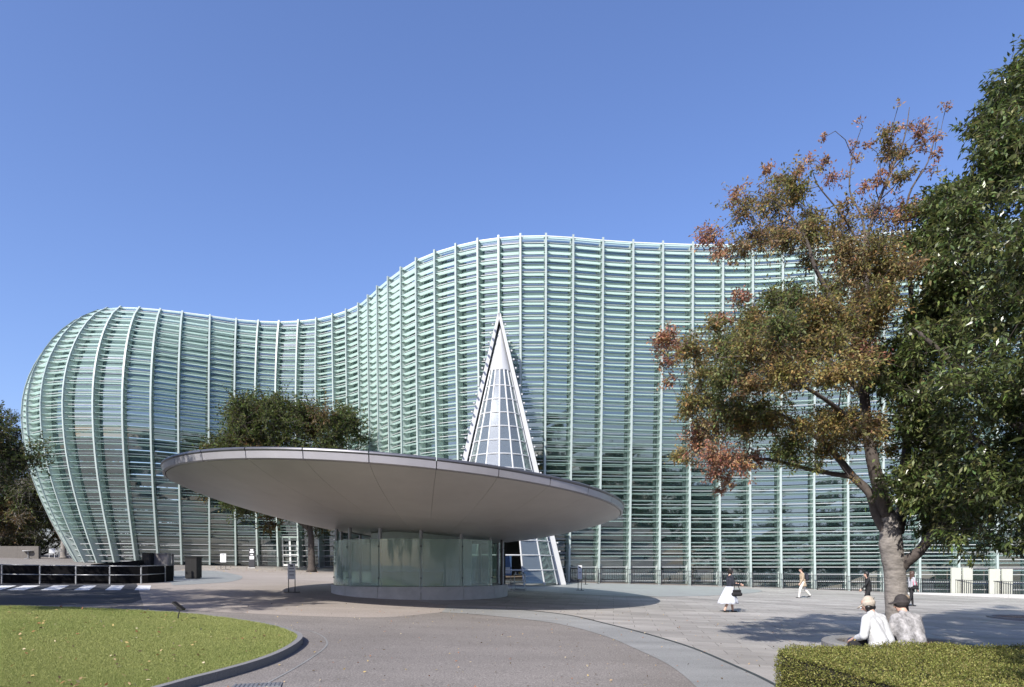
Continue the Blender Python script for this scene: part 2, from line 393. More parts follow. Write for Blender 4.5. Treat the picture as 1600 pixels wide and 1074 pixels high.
pl_n = Vector((-GX, -GY, 1)).normalized()
q_pl = Vector((0, 0, 1)).rotation_difference(pl_n) @ Quaternion((0, 0, 1), rot)
sm = MB(); sm.box(-SW / 2 + gap, SW / 2 - gap, -SD / 2 + gap, SD / 2 - gap, 0.002, 0.010)
for k, (cx, cy) in enumerate(slab_pos[:300]):
    if k == 0: proto = sm.build('slab', M['slab'], stone_sheet); o = proto
    else: o = proto.copy(); COL.objects.link(o)
    o.parent = stone_sheet; o.location = (cx, cy, G(cx, cy)); o.rotation_mode = 'QUATERNION'; o.rotation_quaternion = q_pl
b = MB(); mat4 = q_pl.to_matrix()
for cx, cy in slab_pos[300:]:
    b.mesh([mat4 @ Vector(v) + Vector((cx, cy, G(cx, cy))) for v in sm.v], sm.f)
for pts in cut_slabs:
    b.prism([tuple(p) for p in pts], lambda x, y: G(x, y, 0.002), lambda x, y: G(x, y, 0.010))
o = b.build('slab', M['slab'], stone_sheet); tag(o, kind='stuff'); recalc(o)

sheet('road', [gpt(x, y).xy for x, y in ((-150, 911), (60, 912), (236, 912.5), (246, 928), (205, 943), (60, 946), (-150, 944))], 0.0025, M['road'])  # darker asphalt that also carries tree shade, ending at the sunlit strip
# crosswalk bars
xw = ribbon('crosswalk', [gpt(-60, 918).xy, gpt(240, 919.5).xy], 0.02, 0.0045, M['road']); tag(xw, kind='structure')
for b0, b1, t0, t1 in ((-25, 0, 2, 26), (10, 38, 37, 63), (63, 91, 84, 108), (115, 139, 131, 151), (164, 188, 174, 195), (210, 234, 216, 236)):
    c = MB(); c.face([gpt(b0, 922.3, 0.008), gpt(b1, 922.3, 0.008), gpt(t1, 915, 0.008), gpt(t0, 915, 0.008)]); c.build('white_bar', M['white_line'], xw)

# lawn: raised bed with granite kerb
lawn_edge = px_curve([(-420, 948), (0, 953.5), (100, 955.5), (200, 959.5), (300, 966), (380, 976), (430, 985), (461, 995), (473, 1003), (466, 1014), (440, 1030), (400, 1046), (340, 1064), (290, 1078), (180, 1115), (-100, 1250)], 4)
lc = Vector((sum(p[0] for p in lawn_edge) / len(lawn_edge), sum(p[1] for p in lawn_edge) / len(lawn_edge)))
KH = 0.14
def offset_in(pts, w):
    P = [Vector(p) for p in pts]; out = []
    for i, p in enumerate(P):
        d = (P[min(i + 1, len(P) - 1)] - P[max(i - 1, 0)]).normalized(); out.append(p + Vector((d.y, -d.x)) * w)
    return out
kin = offset_in(lawn_edge, 0.11)
kerb = empty('lawn_kerb', (0, 0, 0)); tag(kerb, 'rounded granite kerb edging the raised lawn', 'kerb')
for i in range(0, len(lawn_edge) - 2, 2):
    j = min(i + 2, len(lawn_edge) - 1)
    o_ = [Vector(lawn_edge[k]) for k in (i, i + 1, j)]; n_ = [kin[k] for k in (i, i + 1, j)]
    sh = (o_[2] - o_[0]).normalized() * 0.004
    o_[2] = o_[2] - sh; n_[2] = n_[2] - sh
    poly = [tuple(p) for p in o_] + [tuple(p) for p in n_[::-1]]
    c = MB(); c.prism(poly, lambda x, y: G(x, y, -0.05), lambda x, y: G(x, y, KH)); c.build('kerb_stone', M['kerb'], kerb)
def lawn_z(x, y):
    dmin = min((Vector((x, y)) - Vector(p)).length for p in lawn_edge[::2])
    return G(x, y, KH - 0.02) + 0.30 * (1 - math.exp(-(dmin / 4.0) ** 1.5))
LX0, LX1, LY0, LY1, LS = -16.5, -2.6, 7.0, 19.5, 0.35
lawn_poly = [tuple(p) for p in kin] + [(-20, 5)]
b = MB(); grid = {}
nxg = int((LX1 - LX0) / LS) + 1; nyg = int((LY1 - LY0) / LS) + 1
ring_v = [(p[0], p[1], G(p[0], p[1], KH - 0.02)) for p in lawn_poly]
tv = []; lawn_bm = bmesh.new()
rv = [lawn_bm.verts.new(v) for v in ring_v]
lawn_bm.faces.new(rv)
bmesh.ops.triangulate(lawn_bm, faces=lawn_bm.faces[:])
for it in range(5):
    es = [e for e in lawn_bm.edges if e.calc_length() > 0.9]
    if not es: break
    bmesh.ops.subdivide_edges(lawn_bm, edges=es, cuts=1); bmesh.ops.triangulate(lawn_bm, faces=lawn_bm.faces[:])
for v in lawn_bm.verts: v.co.z = lawn_z(v.co.x, v.co.y)
lawn_bm.normal_update()
for f in lawn_bm.faces:
    if f.normal.z < 0: f.normal_flip()
    f.smooth = True
me = bpy.data.meshes.new('lawn'); lawn_bm.to_mesh(me); lawn_bm.free(); me.materials.append(M['grass_base'])
lawn = bpy.data.objects.new('lawn', me); COL.objects.link(lawn); tag(lawn, kind='structure')
# grass blades: many in view, thinning with distance
cand = []
NB = 330000
dist = 8.0 + 14.0 * RNG.random(NB * 2) ** 1.7; ang = RNG.uniform(-0.80, -0.28, NB * 2)
X_ = ang * dist; Y_ = dist
edge_arr = np.array(lawn_poly)
def inside_np(poly, X, Y):
    c = np.zeros(len(X), bool); n = len(poly); j = n - 1
    for i in range(n):
        xi, yi = poly[i]; xj, yj = poly[j]
        if yi != yj:
            c ^= ((yi > Y) != (yj > Y)) & (X < (xj - xi) * (Y - yi) / (yj - yi) + xi)
        j = i
    return c
msk = inside_np(lawn_poly, X_, Y_); X_, Y_ = X_[msk][:NB], Y_[msk][:NB]
ep = np.array(lawn_edge[::2])
dm = np.full(len(X_), 1e9)
for p in ep: dm = np.minimum(dm, np.hypot(X_ - p[0], Y_ - p[1]))
Z_ = GX * X_ + GY * Y_ + KH - 0.02 + 0.30 * (1 - np.exp(-(dm / 4.0) ** 1.5))
n = len(X_); th = RNG.uniform(0, 2 * np.pi, n); h = RNG.uniform(0.016, 0.036, n) * (0.75 + Y_ / 26); w = RNG.uniform(0.003, 0.006, n) * (0.45 + Y_ / 20)
ln = RNG.normal(0, 0.016, (n, 2))
base = np.stack([X_, Y_, Z_ - 0.003], 1); dv = np.stack([np.cos(th) * w, np.sin(th) * w, np.zeros(n)], 1)
tip = base + np.stack([ln[:, 0], ln[:, 1], h], 1)
V = np.stack([base - dv, base + dv, tip], 1).reshape(-1, 3)
pn = np.array([noise.noise(Vector((x * 0.45, y * 0.45, 0.0))) for x, y in zip(X_[::40], Y_[::40])]).repeat(40)[:n]
if len(pn) < n: pn = np.pad(pn, (0, n - len(pn)))
mixv = np.clip(0.5 + 0.0 * pn + RNG.normal(0, 0.28, n), 0, 1)[:, None]
big_ = np.clip(0.5 + 0.9 * np.sin(X_ * 0.9 + np.sin(Y_ * 0.7) * 1.5) * np.sin(Y_ * 0.55 + 1.0 + np.sin(X_ * .6)), 0, 1)[:, None]
tint = (1 - mixv) * np.array([0.175, 0.225, 0.055]) + mixv * np.array([0.36, 0.375, 0.14])
tint = tint * (1 - 0.22 * big_) + 0.22 * big_ * np.array([0.44, 0.42, 0.17])
fastmesh('grass', V, np.arange(3 * n).reshape(-1, 3), M['grass'], np.repeat(tint, 3, 0))
tag(bpy.data.objects['grass'], 'short bright green grass covering the raised lawn', 'grass', kind='stuff')
# worn ring and thin arc line in the asphalt beside the lawn tip
arc = px_curve([(430, 981), (478, 985), (503, 994), (511, 1004), (507, 1013), (490, 1026), (465, 1042), (440, 1056), (410, 1072)], 5)
tag(ribbon('pavement_joint', arc, 0.035, 0.006, M['band']), kind='structure')

# ================================================================== THE MUSEUM FACADE
ZT = 23.8
tops = [(188.6, 479), (218, 480), (250.7, 482.6), (285, 486.4), (328, 492), (369, 497.8), (403.6, 500.5), (435.8, 501.5), (466, 500), (493.6, 497), (518.7, 490.5), (540, 483.5),
        (559, 474), (574, 461.5), (588.6, 447.5), (605.5, 433), (625.6, 418), (649.5, 403.5), (678.5, 391.4), (711.6, 381.4), (746, 373.3), (778.8, 368.8), (813, 366), (853, 365.5), (895.7, 368), (942.4, 372.3),
        (989.5, 375.6), (1036, 377.6), (1082.8, 379), (1129.8, 379.4), (1176.5, 379)]
T = [Vector(((x - 800) / F * (F * (ZT - HC) / (HY - y)), F * (ZT - HC) / (HY - y))) for x, y in tops]
wrap = [(-34.05, 53.85), (-35.15, 54.35), (-36.05, 55.1), (-36.75, 56.05), (-37.2, 57.2), (-37.45, 58.5), (-37.5, 60.0), (-37.4, 61.6)]
T = [Vector(p) for p in wrap[::-1]] + T
T += [Vector(p) for p in ((18.1, 42.75), (20.15, 42.4), (22.15, 42.0), (24.15, 41.5), (26.15, 41.0), (28.3, 40.5), (30.4, 40.05), (32.5, 39.7), (34.6, 39.5), (36.7, 39.5), (38.8, 39.7), (40.9, 40.1), (43, 40.7))]
NW = len(wrap); NT = len(T)
_n = []
for i in range(NT):
    d = (T[min(i + 1, NT - 1)] - T[max(i - 1, 0)]).normalized(); _n.append(Vector((d.y, -d.x)))
T = [p - q * 0.72 for p, q in zip(T, _n)]           # the surveyed line is the outer edge of the mullions
NRM = []
for i in range(NT):
    d = (T[min(i + 1, NT - 1)] - T[max(i - 1, 0)]).normalized(); NRM.append(Vector((d.y, -d.x)))
def interp(x, tab):
    if x <= tab[0][0]: return tab[0][1]
    for (a, va), (c, vc) in zip(tab, tab[1:]):
        if x <= c: return va + (vc - va) * (x - a) / (c - a)
    return tab[-1][1]
AMP = [interp(p.x, [(-37, 3.3), (-33, 3.4), (-31, 3.3), (-29.5, 2.95), (-28, 2.35), (-26, 1.95), (-24, 1.6), (-22, 1.2), (-20, 0.75), (-18, 0.35), (-16, 0)]) if i >= NW else 3.5 + 1.5 * min(1, (NW - i) / 4) for i, p in enumerate(T)]
BAK = [interp(p.x, [(-20, 0), (-15.5, 0.8), (-8, 0.2), (-2, 0.8), (3, 1.3), (9, 0.9), (16, 0.4), (24, 0.0)]) for p in T]
CON = [interp(p.x, [(7, 0), (14, 0.5), (20, 0.5), (27, 0.1)]) for p in T]
def bump(t):
    if t < 0.62: return math.sin(math.pi / 2 * t / 0.62)
    u = (t - 0.62) / 0.38; return max(0.0, 1 - u * u) ** 0.75
def off_(i, t):
    return AMP[i] * bump(t) - BAK[i] * (1 - t) ** 1.5 - CON[i] * max(0, math.sin(math.pi * min(1, t / 0.75))) * 0.8
def P3(i, z, o=0.0, tang=0.0):
    p = T[i] + NRM[i] * (off_(i, max(0.0, min(1.0, z / ZT))) + o) + Vector((-NRM[i].y, NRM[i].x)) * tang
    return Vector((p.x, p.y, z))
CX, CY, CZ = -0.80, 40.3, 17.55                      # the entrance cone's axis and apex
CR, CB = 3.95, G(-0.8, 38.0)
def cone_r(z): return CR * max(0.0, (CZ - z)) / (CZ - CB)
def clip_seg(A, B_, z, pad=0.35):
    """parts of the segment A-B (plan) that lie outside the cone at height z"""
    r = cone_r(z)
    if r <= 0: return [(0.0, 1.0)]
    r += pad; x0, x1 = CX - r, CX + r; a, c = A.x, B_.x
    if c <= x0 or a >= x1 or max(A.y, B_.y) > 47: return [(0.0, 1.0)]
    out = []
    if a < x0: out.append((0.0, (x0 - a) / (c - a)))
    if c > x1: out.append(((x1 - a) / (c - a), 1.0))
    return out
def pix(p): return (800 + F * p.x / p.y, HY - F * (p.z - HC) / p.y)

bld = empty('museum_building', (6.0, 44.0, G(6.0, 44.0)))
tag(bld, 'tall undulating glass museum facade with pale green louvres and white mullions', 'building')
bld_inv = Matrix.Translation(-bld.location)
def bpart(mb, name, m, parent=None, smooth=False, kind=None):
    o = mb.build(name, m, bld if parent is None else parent, smooth); o.matrix_parent_inverse = bld_inv if parent is None else Matrix()
    if kind: o['kind'] = kind
    return o
pitch = 0.475
louv_z = [ZT - 0.15 - k * pitch for k in range(60)]
gbase = [G(T[i].x, T[i].y) for i in range(NT)]
louvres, panes, transoms = [], [], []
for i in range(2, NT - 1):
    g = (gbase[i] + gbase[i + 1]) / 2
    for k, z in enumerate(louv_z):
        left_ = T[i].x < -14
        if z < g + (2.3 if left_ else 1.5): break
        A0, B0 = P3(i, z, 0.20), P3(i + 1, z, 0.20)
        for a, c in clip_seg(A0, B0, z):
            if c - a < 0.06: continue
            louvres.append((i, z, a, c))
    k = 0
    z1 = ZT - 0.05
    while z1 > g + 0.1:
        z0 = max(g, z1 - 2 * pitch)
        zm = (z0 + z1) / 2; A0, B0 = P3(i, zm), P3(i + 1, zm)
        for a, c in clip_seg(A0, B0, zm, 0.15):
            if c - a > 0.06: panes.append((i, z0, z1, a, c))
        z1 -= 2 * pitch
    z = ZT - 0.15 - pitch * 0.57
    while z > g + 0.05:
        A0, B0 = P3(i, z), P3(i + 1, z)
        for a, c in clip_seg(A0, B0, z, 0.2):
            if c - a > 0.06: transoms.append((i, z, a, c))
        z -= 2 * pitch if z > g + 3.4 else pitch
def lerp(a, c, t): return a + (c - a) * t
def louvre_mesh(mb, i, z, a, c):
    tw = random.uniform(-0.008, 0.008)
    ea, eb = a + 0.012, c - 0.012
    I0, I1 = P3(i, z, 0.18), P3(i + 1, z, 0.18); O0, O1 = P3(i, z, 0.66), P3(i + 1, z, 0.66)
    p = [lerp(O0, O1, ea), lerp(O0, O1, eb), lerp(I0, I1, eb), lerp(I0, I1, ea)]
    dz = [-0.022 + tw, -0.022 - tw, 0.022, 0.022]
    lo = [Vector((q.x, q.y, q.z + d - 0.011)) for q, d in zip(p, dz)]; hi = [Vector((q.x, q.y, q.z + d + 0.011)) for q, d in zip(p, dz)]
    mb.mesh(lo + hi, [(4, 5, 6, 7), (0, 1, 5, 4), (1, 2, 6, 5), (2, 3, 7, 6), (3, 0, 4, 7)])    # frosted top face and edges
def pane_mesh(mb, i, z0, z1, a, c):
    jt = random.uniform(-0.006, 0.006); jt2 = random.uniform(-0.006, 0.006)
    def q(z, t, o):
        return lerp(P3(i, z, o), P3(i + 1, z, o), t)
    e0, e1 = a + 0.03, c - 0.03; z0 += 0.03; z1 -= 0.03
    mb.hexa([q(z0, e0, 0.02 + jt), q(z0, e1, 0.02 + jt2), q(z0, e1, 0.0), q(z0, e0, 0.0), q(z1, e0, 0.02 - jt), q(z1, e1, 0.02 - jt2), q(z1, e1, 0.0), q(z1, e0, 0.0)])
def transom_mesh(mb, i, z, a, c):
    def q(zz, t, o): return lerp(P3(i, z, o), P3(i + 1, z, o), t) + Vector((0, 0, zz - z))
    e0, e1 = a + 0.01, c - 0.01
    mb.hexa([q(z - .018, e0, .42), q(z - .018, e1, .42), q(z - .018, e1, .36), q(z - .018, e0, .36), q(z + .018, e0, .42), q(z + .018, e1, .42), q(z + .018, e1, .36), q(z + .018, e0, .36)])
def emit(items, fn, name, m, size):
    def key(it):
        p0 = pix(P3(it[0], it[1])); p1 = pix(P3(it[0] + 1, it[1]))
        vis = -20 < (p0[0] + p1[0]) / 2 < 1420 and it[0] >= NW - 2
        return -(size(it, p0, p1) if vis else 0)
    order = sorted(items, key=key)
    for it in order[:300]:
        b_ = MB(); fn(b_, *it); bpart(b_, name, m)
    b_ = MB()
    for it in order[300:]: fn(b_, *it)
    bpart(b_, name, m, kind='stuff')
emit(louvres, louvre_mesh, 'glass_louvre', M['louvre'], lambda it, p0, p1: abs(p1[0] - p0[0]) * (it[3] - it[2]) * max(2.0, 0.55 * 23 * abs(884 - p0[1]) / F))
emit(panes, pane_mesh, 'window_pane', M['pane'], lambda it, p0, p1: abs(p1[0] - p0[0]) * (it[4] - it[3]) * (it[2] - it[1]))
emit(transoms, transom_mesh, 'transom', M['cone_white'], lambda it, p0, p1: abs(p1[0] - p0[0]) * (it[3] - it[2]))
def loft(mb, rings):
    k = len(mb.v); n = len(rings[0])
    for r in rings: mb.v.extend(tuple(p) for p in r)
    for a in range(len(rings) - 1):
        for j in range(n):
            j2 = (j + 1) % n; mb.f.append((k + a * n + j, k + a * n + j2, k + (a + 1) * n + j2, k + (a + 1) * n + j)); mb.mi.append(mb.cur)
    mb.f.append(tuple(k + j for j in range(n))[::-1]); mb.mi.append(mb.cur)
    mb.f.append(tuple(k + (len(rings) - 1) * n + j for j in range(n))); mb.mi.append(mb.cur)
for i in range(2, NT):
    zb = gbase[i]
    # a mullion that meets the cone stops on it
    p = T[i] + NRM[i] * 0.4
    if abs(p.x - CX) < CR + 0.3 and p.y < 47:
        z_hit = CZ - (max(0.0, abs(p.x - CX) - 0.3)) / CR * (CZ - CB)
        if z_hit > zb + 0.3: zb = z_hit
    zs = [zb + (ZT + 0.05 - zb) * k / 22 for k in range(23)]
    b_ = MB()
    def strip(o0, o1, w, top_extra=0.0):
        loft(b_, [[P3(i, z, o0, -w), P3(i, z, o1, -w), P3(i, z, o1, w), P3(i, z, o0, w)] for z in zs])
    strip(0.06, 0.715, 0.022); strip(0.715, 0.755, 0.065)
    zs = zs[:-1] + [ZT - 0.05]
    strip(-0.26, 0.055, 0.06)
    for z in louv_z:
        if z < zb + 1.9: break
        c0 = P3(i, z - 0.05, 0.60)
        for s in (-1, 1):
            q0 = P3(i, z - 0.045, 0.45, s * 0.04); q1 = P3(i, z - 0.045, 0.45, s * 0.12); q2 = P3(i, z - 0.045, 0.60, s * 0.12); q3 = P3(i, z - 0.045, 0.60, s * 0.04)
            up = Vector((0, 0, 0.05)); b_.hexa([q0, q1, q2, q3, q0 + up, q1 + up, q2 + up, q3 + up])
    o = bpart(b_, 'mullion', M['mullion']); recalc(o)
# top rail
for i in range(2, NT - 1):
    b_ = MB(); b_.bar(P3(i, ZT - 0.02, 0.45), P3(i + 1, ZT - 0.02, 0.45), 0.10, 0.06); bpart(b_, 'top_rail', M['steel_white'])
# building volume behind the glass
inner = [T[i] - NRM[i] * 0.6 for i in range(2, NT)]
rpoly = [tuple(p) for p in inner] + [(46, 72), (-34, 72)]
b_ = MB(); b_.prism(rpoly, ZT - 1.1, ZT - 0.7); bpart(b_, 'roof', M['roof'])
b_ = MB(); b_.box(-34, 46, 66, 66.5, 0, ZT - 1.1); bpart(b_, 'back_wall', M['interior'])
b_ = MB(); b_.box(-31.5, -31.2, 61, 66, 1, ZT - 1.1); bpart(b_, 'side_wall', M['interior'])
fl = [tuple(T[i] - NRM[i] * 0.3) for i in range(5, NT)] + [(46, 66), (-34, 66)]
b_ = MB(); b_.prism(fl, lambda x, y: G(x, y, -0.1), lambda x, y: G(x, y, 0.03)); bpart(b_, 'ground_floor', M['interior_floor'])
for z in (7.0, 12.2, 17.4):
    b_ = MB(); b_.prism([(-30, 66), (-29, 60.5), (-12, 60.5), (-5, 52), (2, 48.5), (46, 48.0), (46, 66)], z - 0.5, z); bpart(b_, 'floor_slab', M['interior'])
b_ = MB(); b_.lathe([(1.6, 1.0), (1.9, 4), (2.8, 8), (4.4, 11.3), (4.4, 11.6), (0, 11.6)], 32, (10.0, 51.0)); bpart(b_, 'concrete_cone', M['concrete'], smooth=True)
# double entrance door in the concave bay
di = min(range(NT), key=lambda i: abs(pix(P3(i, 2))[0] - 440))
zd = gbase[di] + 0.02
def dq(t, z, o): return lerp(P3(di, z, o), P3(di + 1, z, o), t)
door = MB()
for t0, t1, z0, z1 in ((0.12, 0.18, 0, 2.5), (0.82, 0.88, 0, 2.5), (0.46, 0.54, 0, 2.5), (0.12, 0.88, 2.5, 2.65), (0.18, 0.46, 1.0, 1.07), (0.54, 0.82, 1.0, 1.07), (0.18, 0.46, 1.75, 1.80), (0.54, 0.82, 1.75, 1.80), (0.18, 0.82, 0.03, 0.2)):
    door.hexa([dq(t0, zd + z0, 0.32), dq(t1, zd + z0, 0.32), dq(t1, zd + z0, 0.25), dq(t0, zd + z0, 0.25), dq(t0, zd + z1, 0.32), dq(t1, zd + z1, 0.32), dq(t1, zd + z1, 0.25), dq(t0, zd + z1, 0.25)])
dr = bpart(door, 'door', M['steel_white'])
# cream and ochre panels standing behind the glass at the right
for xa, xb, zz in ((1469, 1502, 2.0), (1535, 1571, 1.75)):
    i = min(range(NT), key=lambda i: abs(pix(P3(i, 2))[0] - (xa + xb) / 2))
    c = P3(i, 1.0, 0.95); w_ = (xb - xa) / 2 / F * c.y
    b_ = MB(); g = G(c.x, c.y)
    for s in (0, 1):
        b_.box(c.x - w_ + s * w_ + (0.06 if s else 0), c.x - (0 if s else 0.06) + s * w_, c.y - 0.12, c.y - 0.02, g + 0.1, g + 1.75)
    o = bpart(b_, 'cream_panel', M['cream'])

# fence of thin black pickets along the foot of the facade
def fence(i0, i1, label, hgt=0.98):
    r0 = P3(i0, 0.5, 1.15); root = empty('picket_fence', (r0.x, r0.y, G(r0.x, r0.y)), 0, label, 'fence', 'black picket fences along the facade')
    inv = Matrix.Translation(-root.location)
    pk = MB()
    for i in range(i0, i1):
        A0, B0 = P3(i, 0.5, 1.15), P3(i + 1, 0.5, 1.15); A0.z = G(A0.x, A0.y); B0.z = G(B0.x, B0.y)
        b_ = MB(); b_.bar(A0 + Vector((0, 0, -.05)), A0 + Vector((0, 0, hgt + .04)), 0.045, 0.045, (0, 1, 0)); o = b_.build('post', M['dark_metal'], root); o.matrix_parent_inverse = inv
        for zz in (0.10, hgt):
            b_ = MB(); b_.bar(A0 + Vector((0, 0, zz)), B0 + Vector((0, 0, zz)), 0.03, 0.03); o = b_.build('rail', M['dark_metal'], root); o.matrix_parent_inverse = inv
        n_ = max(2, int((B0 - A0).length / 0.12))
        for k in range(1, n_):
            p = lerp(A0, B0, k / n_); pk.bar(p + Vector((0, 0, .1)), p + Vector((0, 0, hgt)), 0.022, 0.022, (0, 1, 0))
    o = pk.build('picket', M['dark_metal'], root); o.matrix_parent_inverse = inv; o['kind'] = 'stuff'
ir = min(range(NT), key=lambda i: abs(pix(P3(i, 2))[0] - 892))
fence(ir, NT - 4, 'black picket fence along the facade foot behind the walking people')
il = min(range(NT), key=lambda i: abs(pix(P3(i, 2))[0] - 404))
fence(il, il + 1, 'short black picket fence left of the white double door')
fence(di + 1, di + 4, 'black picket fence at the facade foot between door and glass drum')
# low pale wall at the right end of the plaza
b_ = MB(); wp = []
for i in range(min(range(NT), key=lambda i: abs(pix(P3(i, 2))[0] - 1385)), NT - 3): wp.append(P3(i, 0.5, 1.6).xy)
b_root = empty('low_wall', (wp[0].x, wp[0].y, G(wp[0].x, wp[0].y))); tag(b_root, 'low pale concrete wall in front of the picket fence', 'wall')
for k in range(len(wp) - 1):
    a = wp[k]; c = wp[k + 1]; d = (c - a).normalized(); nn = Vector((d.y, -d.x)) * 0.25
    a2 = a + d * 0.004; c2 = c - d * 0.004
    m_ = MB(); m_.prism([tuple(a2 + nn), tuple(c2 + nn), tuple(c2 - nn), tuple(a2 - nn)], lambda x, y: G(x, y, -.05), lambda x, y: 0.42 - (x - 24) * 0.012)
    o = m_.build('wall_block', M['concrete'], b_root); o.matrix_parent_inverse = Matrix.Translation(-b_root.location); recalc(o)

# ================================================================== ENTRANCE CONE
cone = empty('glass_entrance_cone', (CX, CY, CB)); tag(cone, 'pointed white framed glass cone rising in front of the louvred facade', 'entrance')
cinv = Matrix.Translation(-cone.location)
def cpart(mb, name, m, smooth=False):
    o = mb.build(name, m, cone, smooth); o.matrix_parent_inverse = cinv; recalc(o); return o
icz = CZ - 0.55; CXI = CX + 0.05
def ir_(z): return max(0.02, (CR - 0.20) * (icz - z) / (icz - CB))
def cp(a, z, r_off=0.0):
    r = ir_(z) + r_off; return Vector((CXI + r * math.sin(a), CY - 0.25 - r * math.cos(a), z))
N_R = 16; angs = [(-0.5 + k / (N_R / 2)) * math.pi for k in range(N_R // 2 + 1)]
ztop = 14.2; hoops = [CB + 0.86 + k * 0.87 for k in range(22) if CB + 0.86 + k * 0.87 < ztop - 0.2] + [ztop]
# solid white cap
b_ = MB(); b_.lathe([(ir_(ztop) + 0.05, ztop), (0.03, icz + 0.05)], 24, (CXI, CY - 0.25)); cpart(b_, 'cap', M['cone_white'], True)
for a in angs:
    b_ = MB(); b_.tube([cp(a, CB), cp(a, ztop)], 0.055, 6); cpart(b_, 'rib', M['cone_white'])
for z in hoops:
    b_ = MB(); b_.tube([cp(-math.pi / 2 + math.pi * k / 24, z) for k in range(25)], 0.045, 6); cpart(b_, 'hoop', M['cone_white'])
zz = [CB + 0.05] + hoops
for a0, a1 in zip(angs, angs[1:]):
    for z0, z1 in zip(zz, zz[1:]):
        if z1 < CB + 2.7 and abs((a0 + a1) / 2) < 0.3: continue       # the doorway
        e = 0.02
        q = [cp(a0 + e, z0 + 0.04), cp(a1 - e, z0 + 0.04), cp(a1 - e, z1 - 0.04), cp(a0 + e, z1 - 0.04)]
        n_ = (q[1] - q[0]).cross(q[3] - q[0]).normalized() * 0.012
        b_ = MB(); b_.hexa([p + n_ for p in q] + [p - n_ for p in q]); cpart(b_, 'window_pane', M['cone_pane'])
# the two white hood plates that edge the cone against the facade
for s in (-1, 1):
    b_ = MB()
    def hp(z, dr_, y): return Vector((CX + s * (cone_r(z) + dr_), y, z))
    z0, z1 = CB - 0.05, CZ + 0.25
    b_.hexa([hp(z0, -0.26, CY - 0.95), hp(z0, 0.17, CY - 0.95), hp(z0, 0.17, CY + 1.4), hp(z0, -0.26, CY + 1.4), hp(z1, -0.08, CY - 0.55), hp(z1, 0.09, CY - 0.55), hp(z1, 0.09, CY + 1.3), hp(z1, -0.08, CY + 1.3)])
    cpart(b_, 'hood_plate', M['cone_white'])
    for k in range(30):                                              # clips along the outer edge
        z = CB + 2.0 + k * pitch * 1.13
        if z > CZ - 0.5: break
        c_ = hp(z, 0.24, CY - 0.95); b_ = MB(); b_.box(c_.x - 0.05, c_.x + 0.05, c_.y - 0.05, c_.y + 0.15, c_.z - 0.04, c_.z + 0.04); cpart(b_, 'clip', M['cone_white'])
b_ = MB(); b_.bar(cp(0, 8.0, -1.2), cp(0, CB, -1.0), 0.25, 0.25, (0, 1, 0)); cpart(b_, 'inner_column', M['cone_white'])

# ================================================================== CANOPY PAVILION
M['rim_tube'] = mat('rim_tube_metal', (0.14, 0.14, 0.15), 0.35, metal=0.6, var=0.1)
KX, KY, KZ, KR = -4.33, 26.14, 4.91, 8.76
TX, TY = -0.065, -0.033                              # the disc tips down to the right and to the back
BX, BY, BR = -4.15, 29.2, 3.85                       # the glass drum underneath
can = empty('canopy_pavilion', (BX, BY, G(BX, BY))); tag(can, 'round pavilion of curved green glass under a huge tilted grey disc canopy', 'pavilion')
kinv = Matrix.Translation(-can.location)
def kpart(mb, name, m, smooth=False, rc=True):
    o = mb.build(name, m, can, smooth); o.matrix_parent_inverse = kinv
    if rc: recalc(o)
    if smooth: o.data.set_sharp_from_angle(angle=math.radians(35))
    return o
NECK = 3.2
def kp(r, a, dz):
    f = min(1.0, max(0.0, (KR - r) / (KR - NECK))) ** 1.3
    cx = KX + (BX - KX) * f; cy = KY + (BY - KY) * f
    x = cx + r * math.sin(a); y = cy - r * math.cos(a)
    return Vector((x, y, KZ + TX * (x - KX) + TY * (y - KY) + dz))
def under(r): return interp(r, [(NECK, -1.42), (4.2, -1.33), (5.3, -1.18), (6.3, -0.99), (7.2, -0.78), (7.9, -0.58), (8.35, -0.42), (8.66, -0.27)])
NS = 30
def ringpanel(r0, r1, a0, a1, nr, na, gapr=0.0038):
    mb = MB(); ga = gapr / ((r0 + r1) / 2)
    top, bot = [], []
    for i in range(nr + 1):
        r = r0 + gapr + (r1 - r0 - 2 * gapr) * i / nr
        for j in range(na + 1):
            a = a0 + ga + (a1 - a0 - 2 * ga) * j / na
            bot.append(kp(r, a, under(r))); top.append(kp(r, a, under(r) + 0.035))
    k = len(bot); W_ = na + 1; fs = []
    for i in range(nr):
        for j in range(na):
            q = (i * W_ + j, i * W_ + j + 1, (i + 1) * W_ + j + 1, (i + 1) * W_ + j); fs.append(q); fs.append(tuple(k + t for t in q[::-1]))
    for i in range(nr):
        for j in (0, na): fs.append((i * W_ + j, (i + 1) * W_ + j, k + (i + 1) * W_ + j, k + i * W_ + j))
    for j in range(na):
        for i in (0, nr): fs.append((i * W_ + j, i * W_ + j + 1, k + i * W_ + j + 1, k + i * W_ + j))
    mb.mesh(bot + top, fs)
    return mb
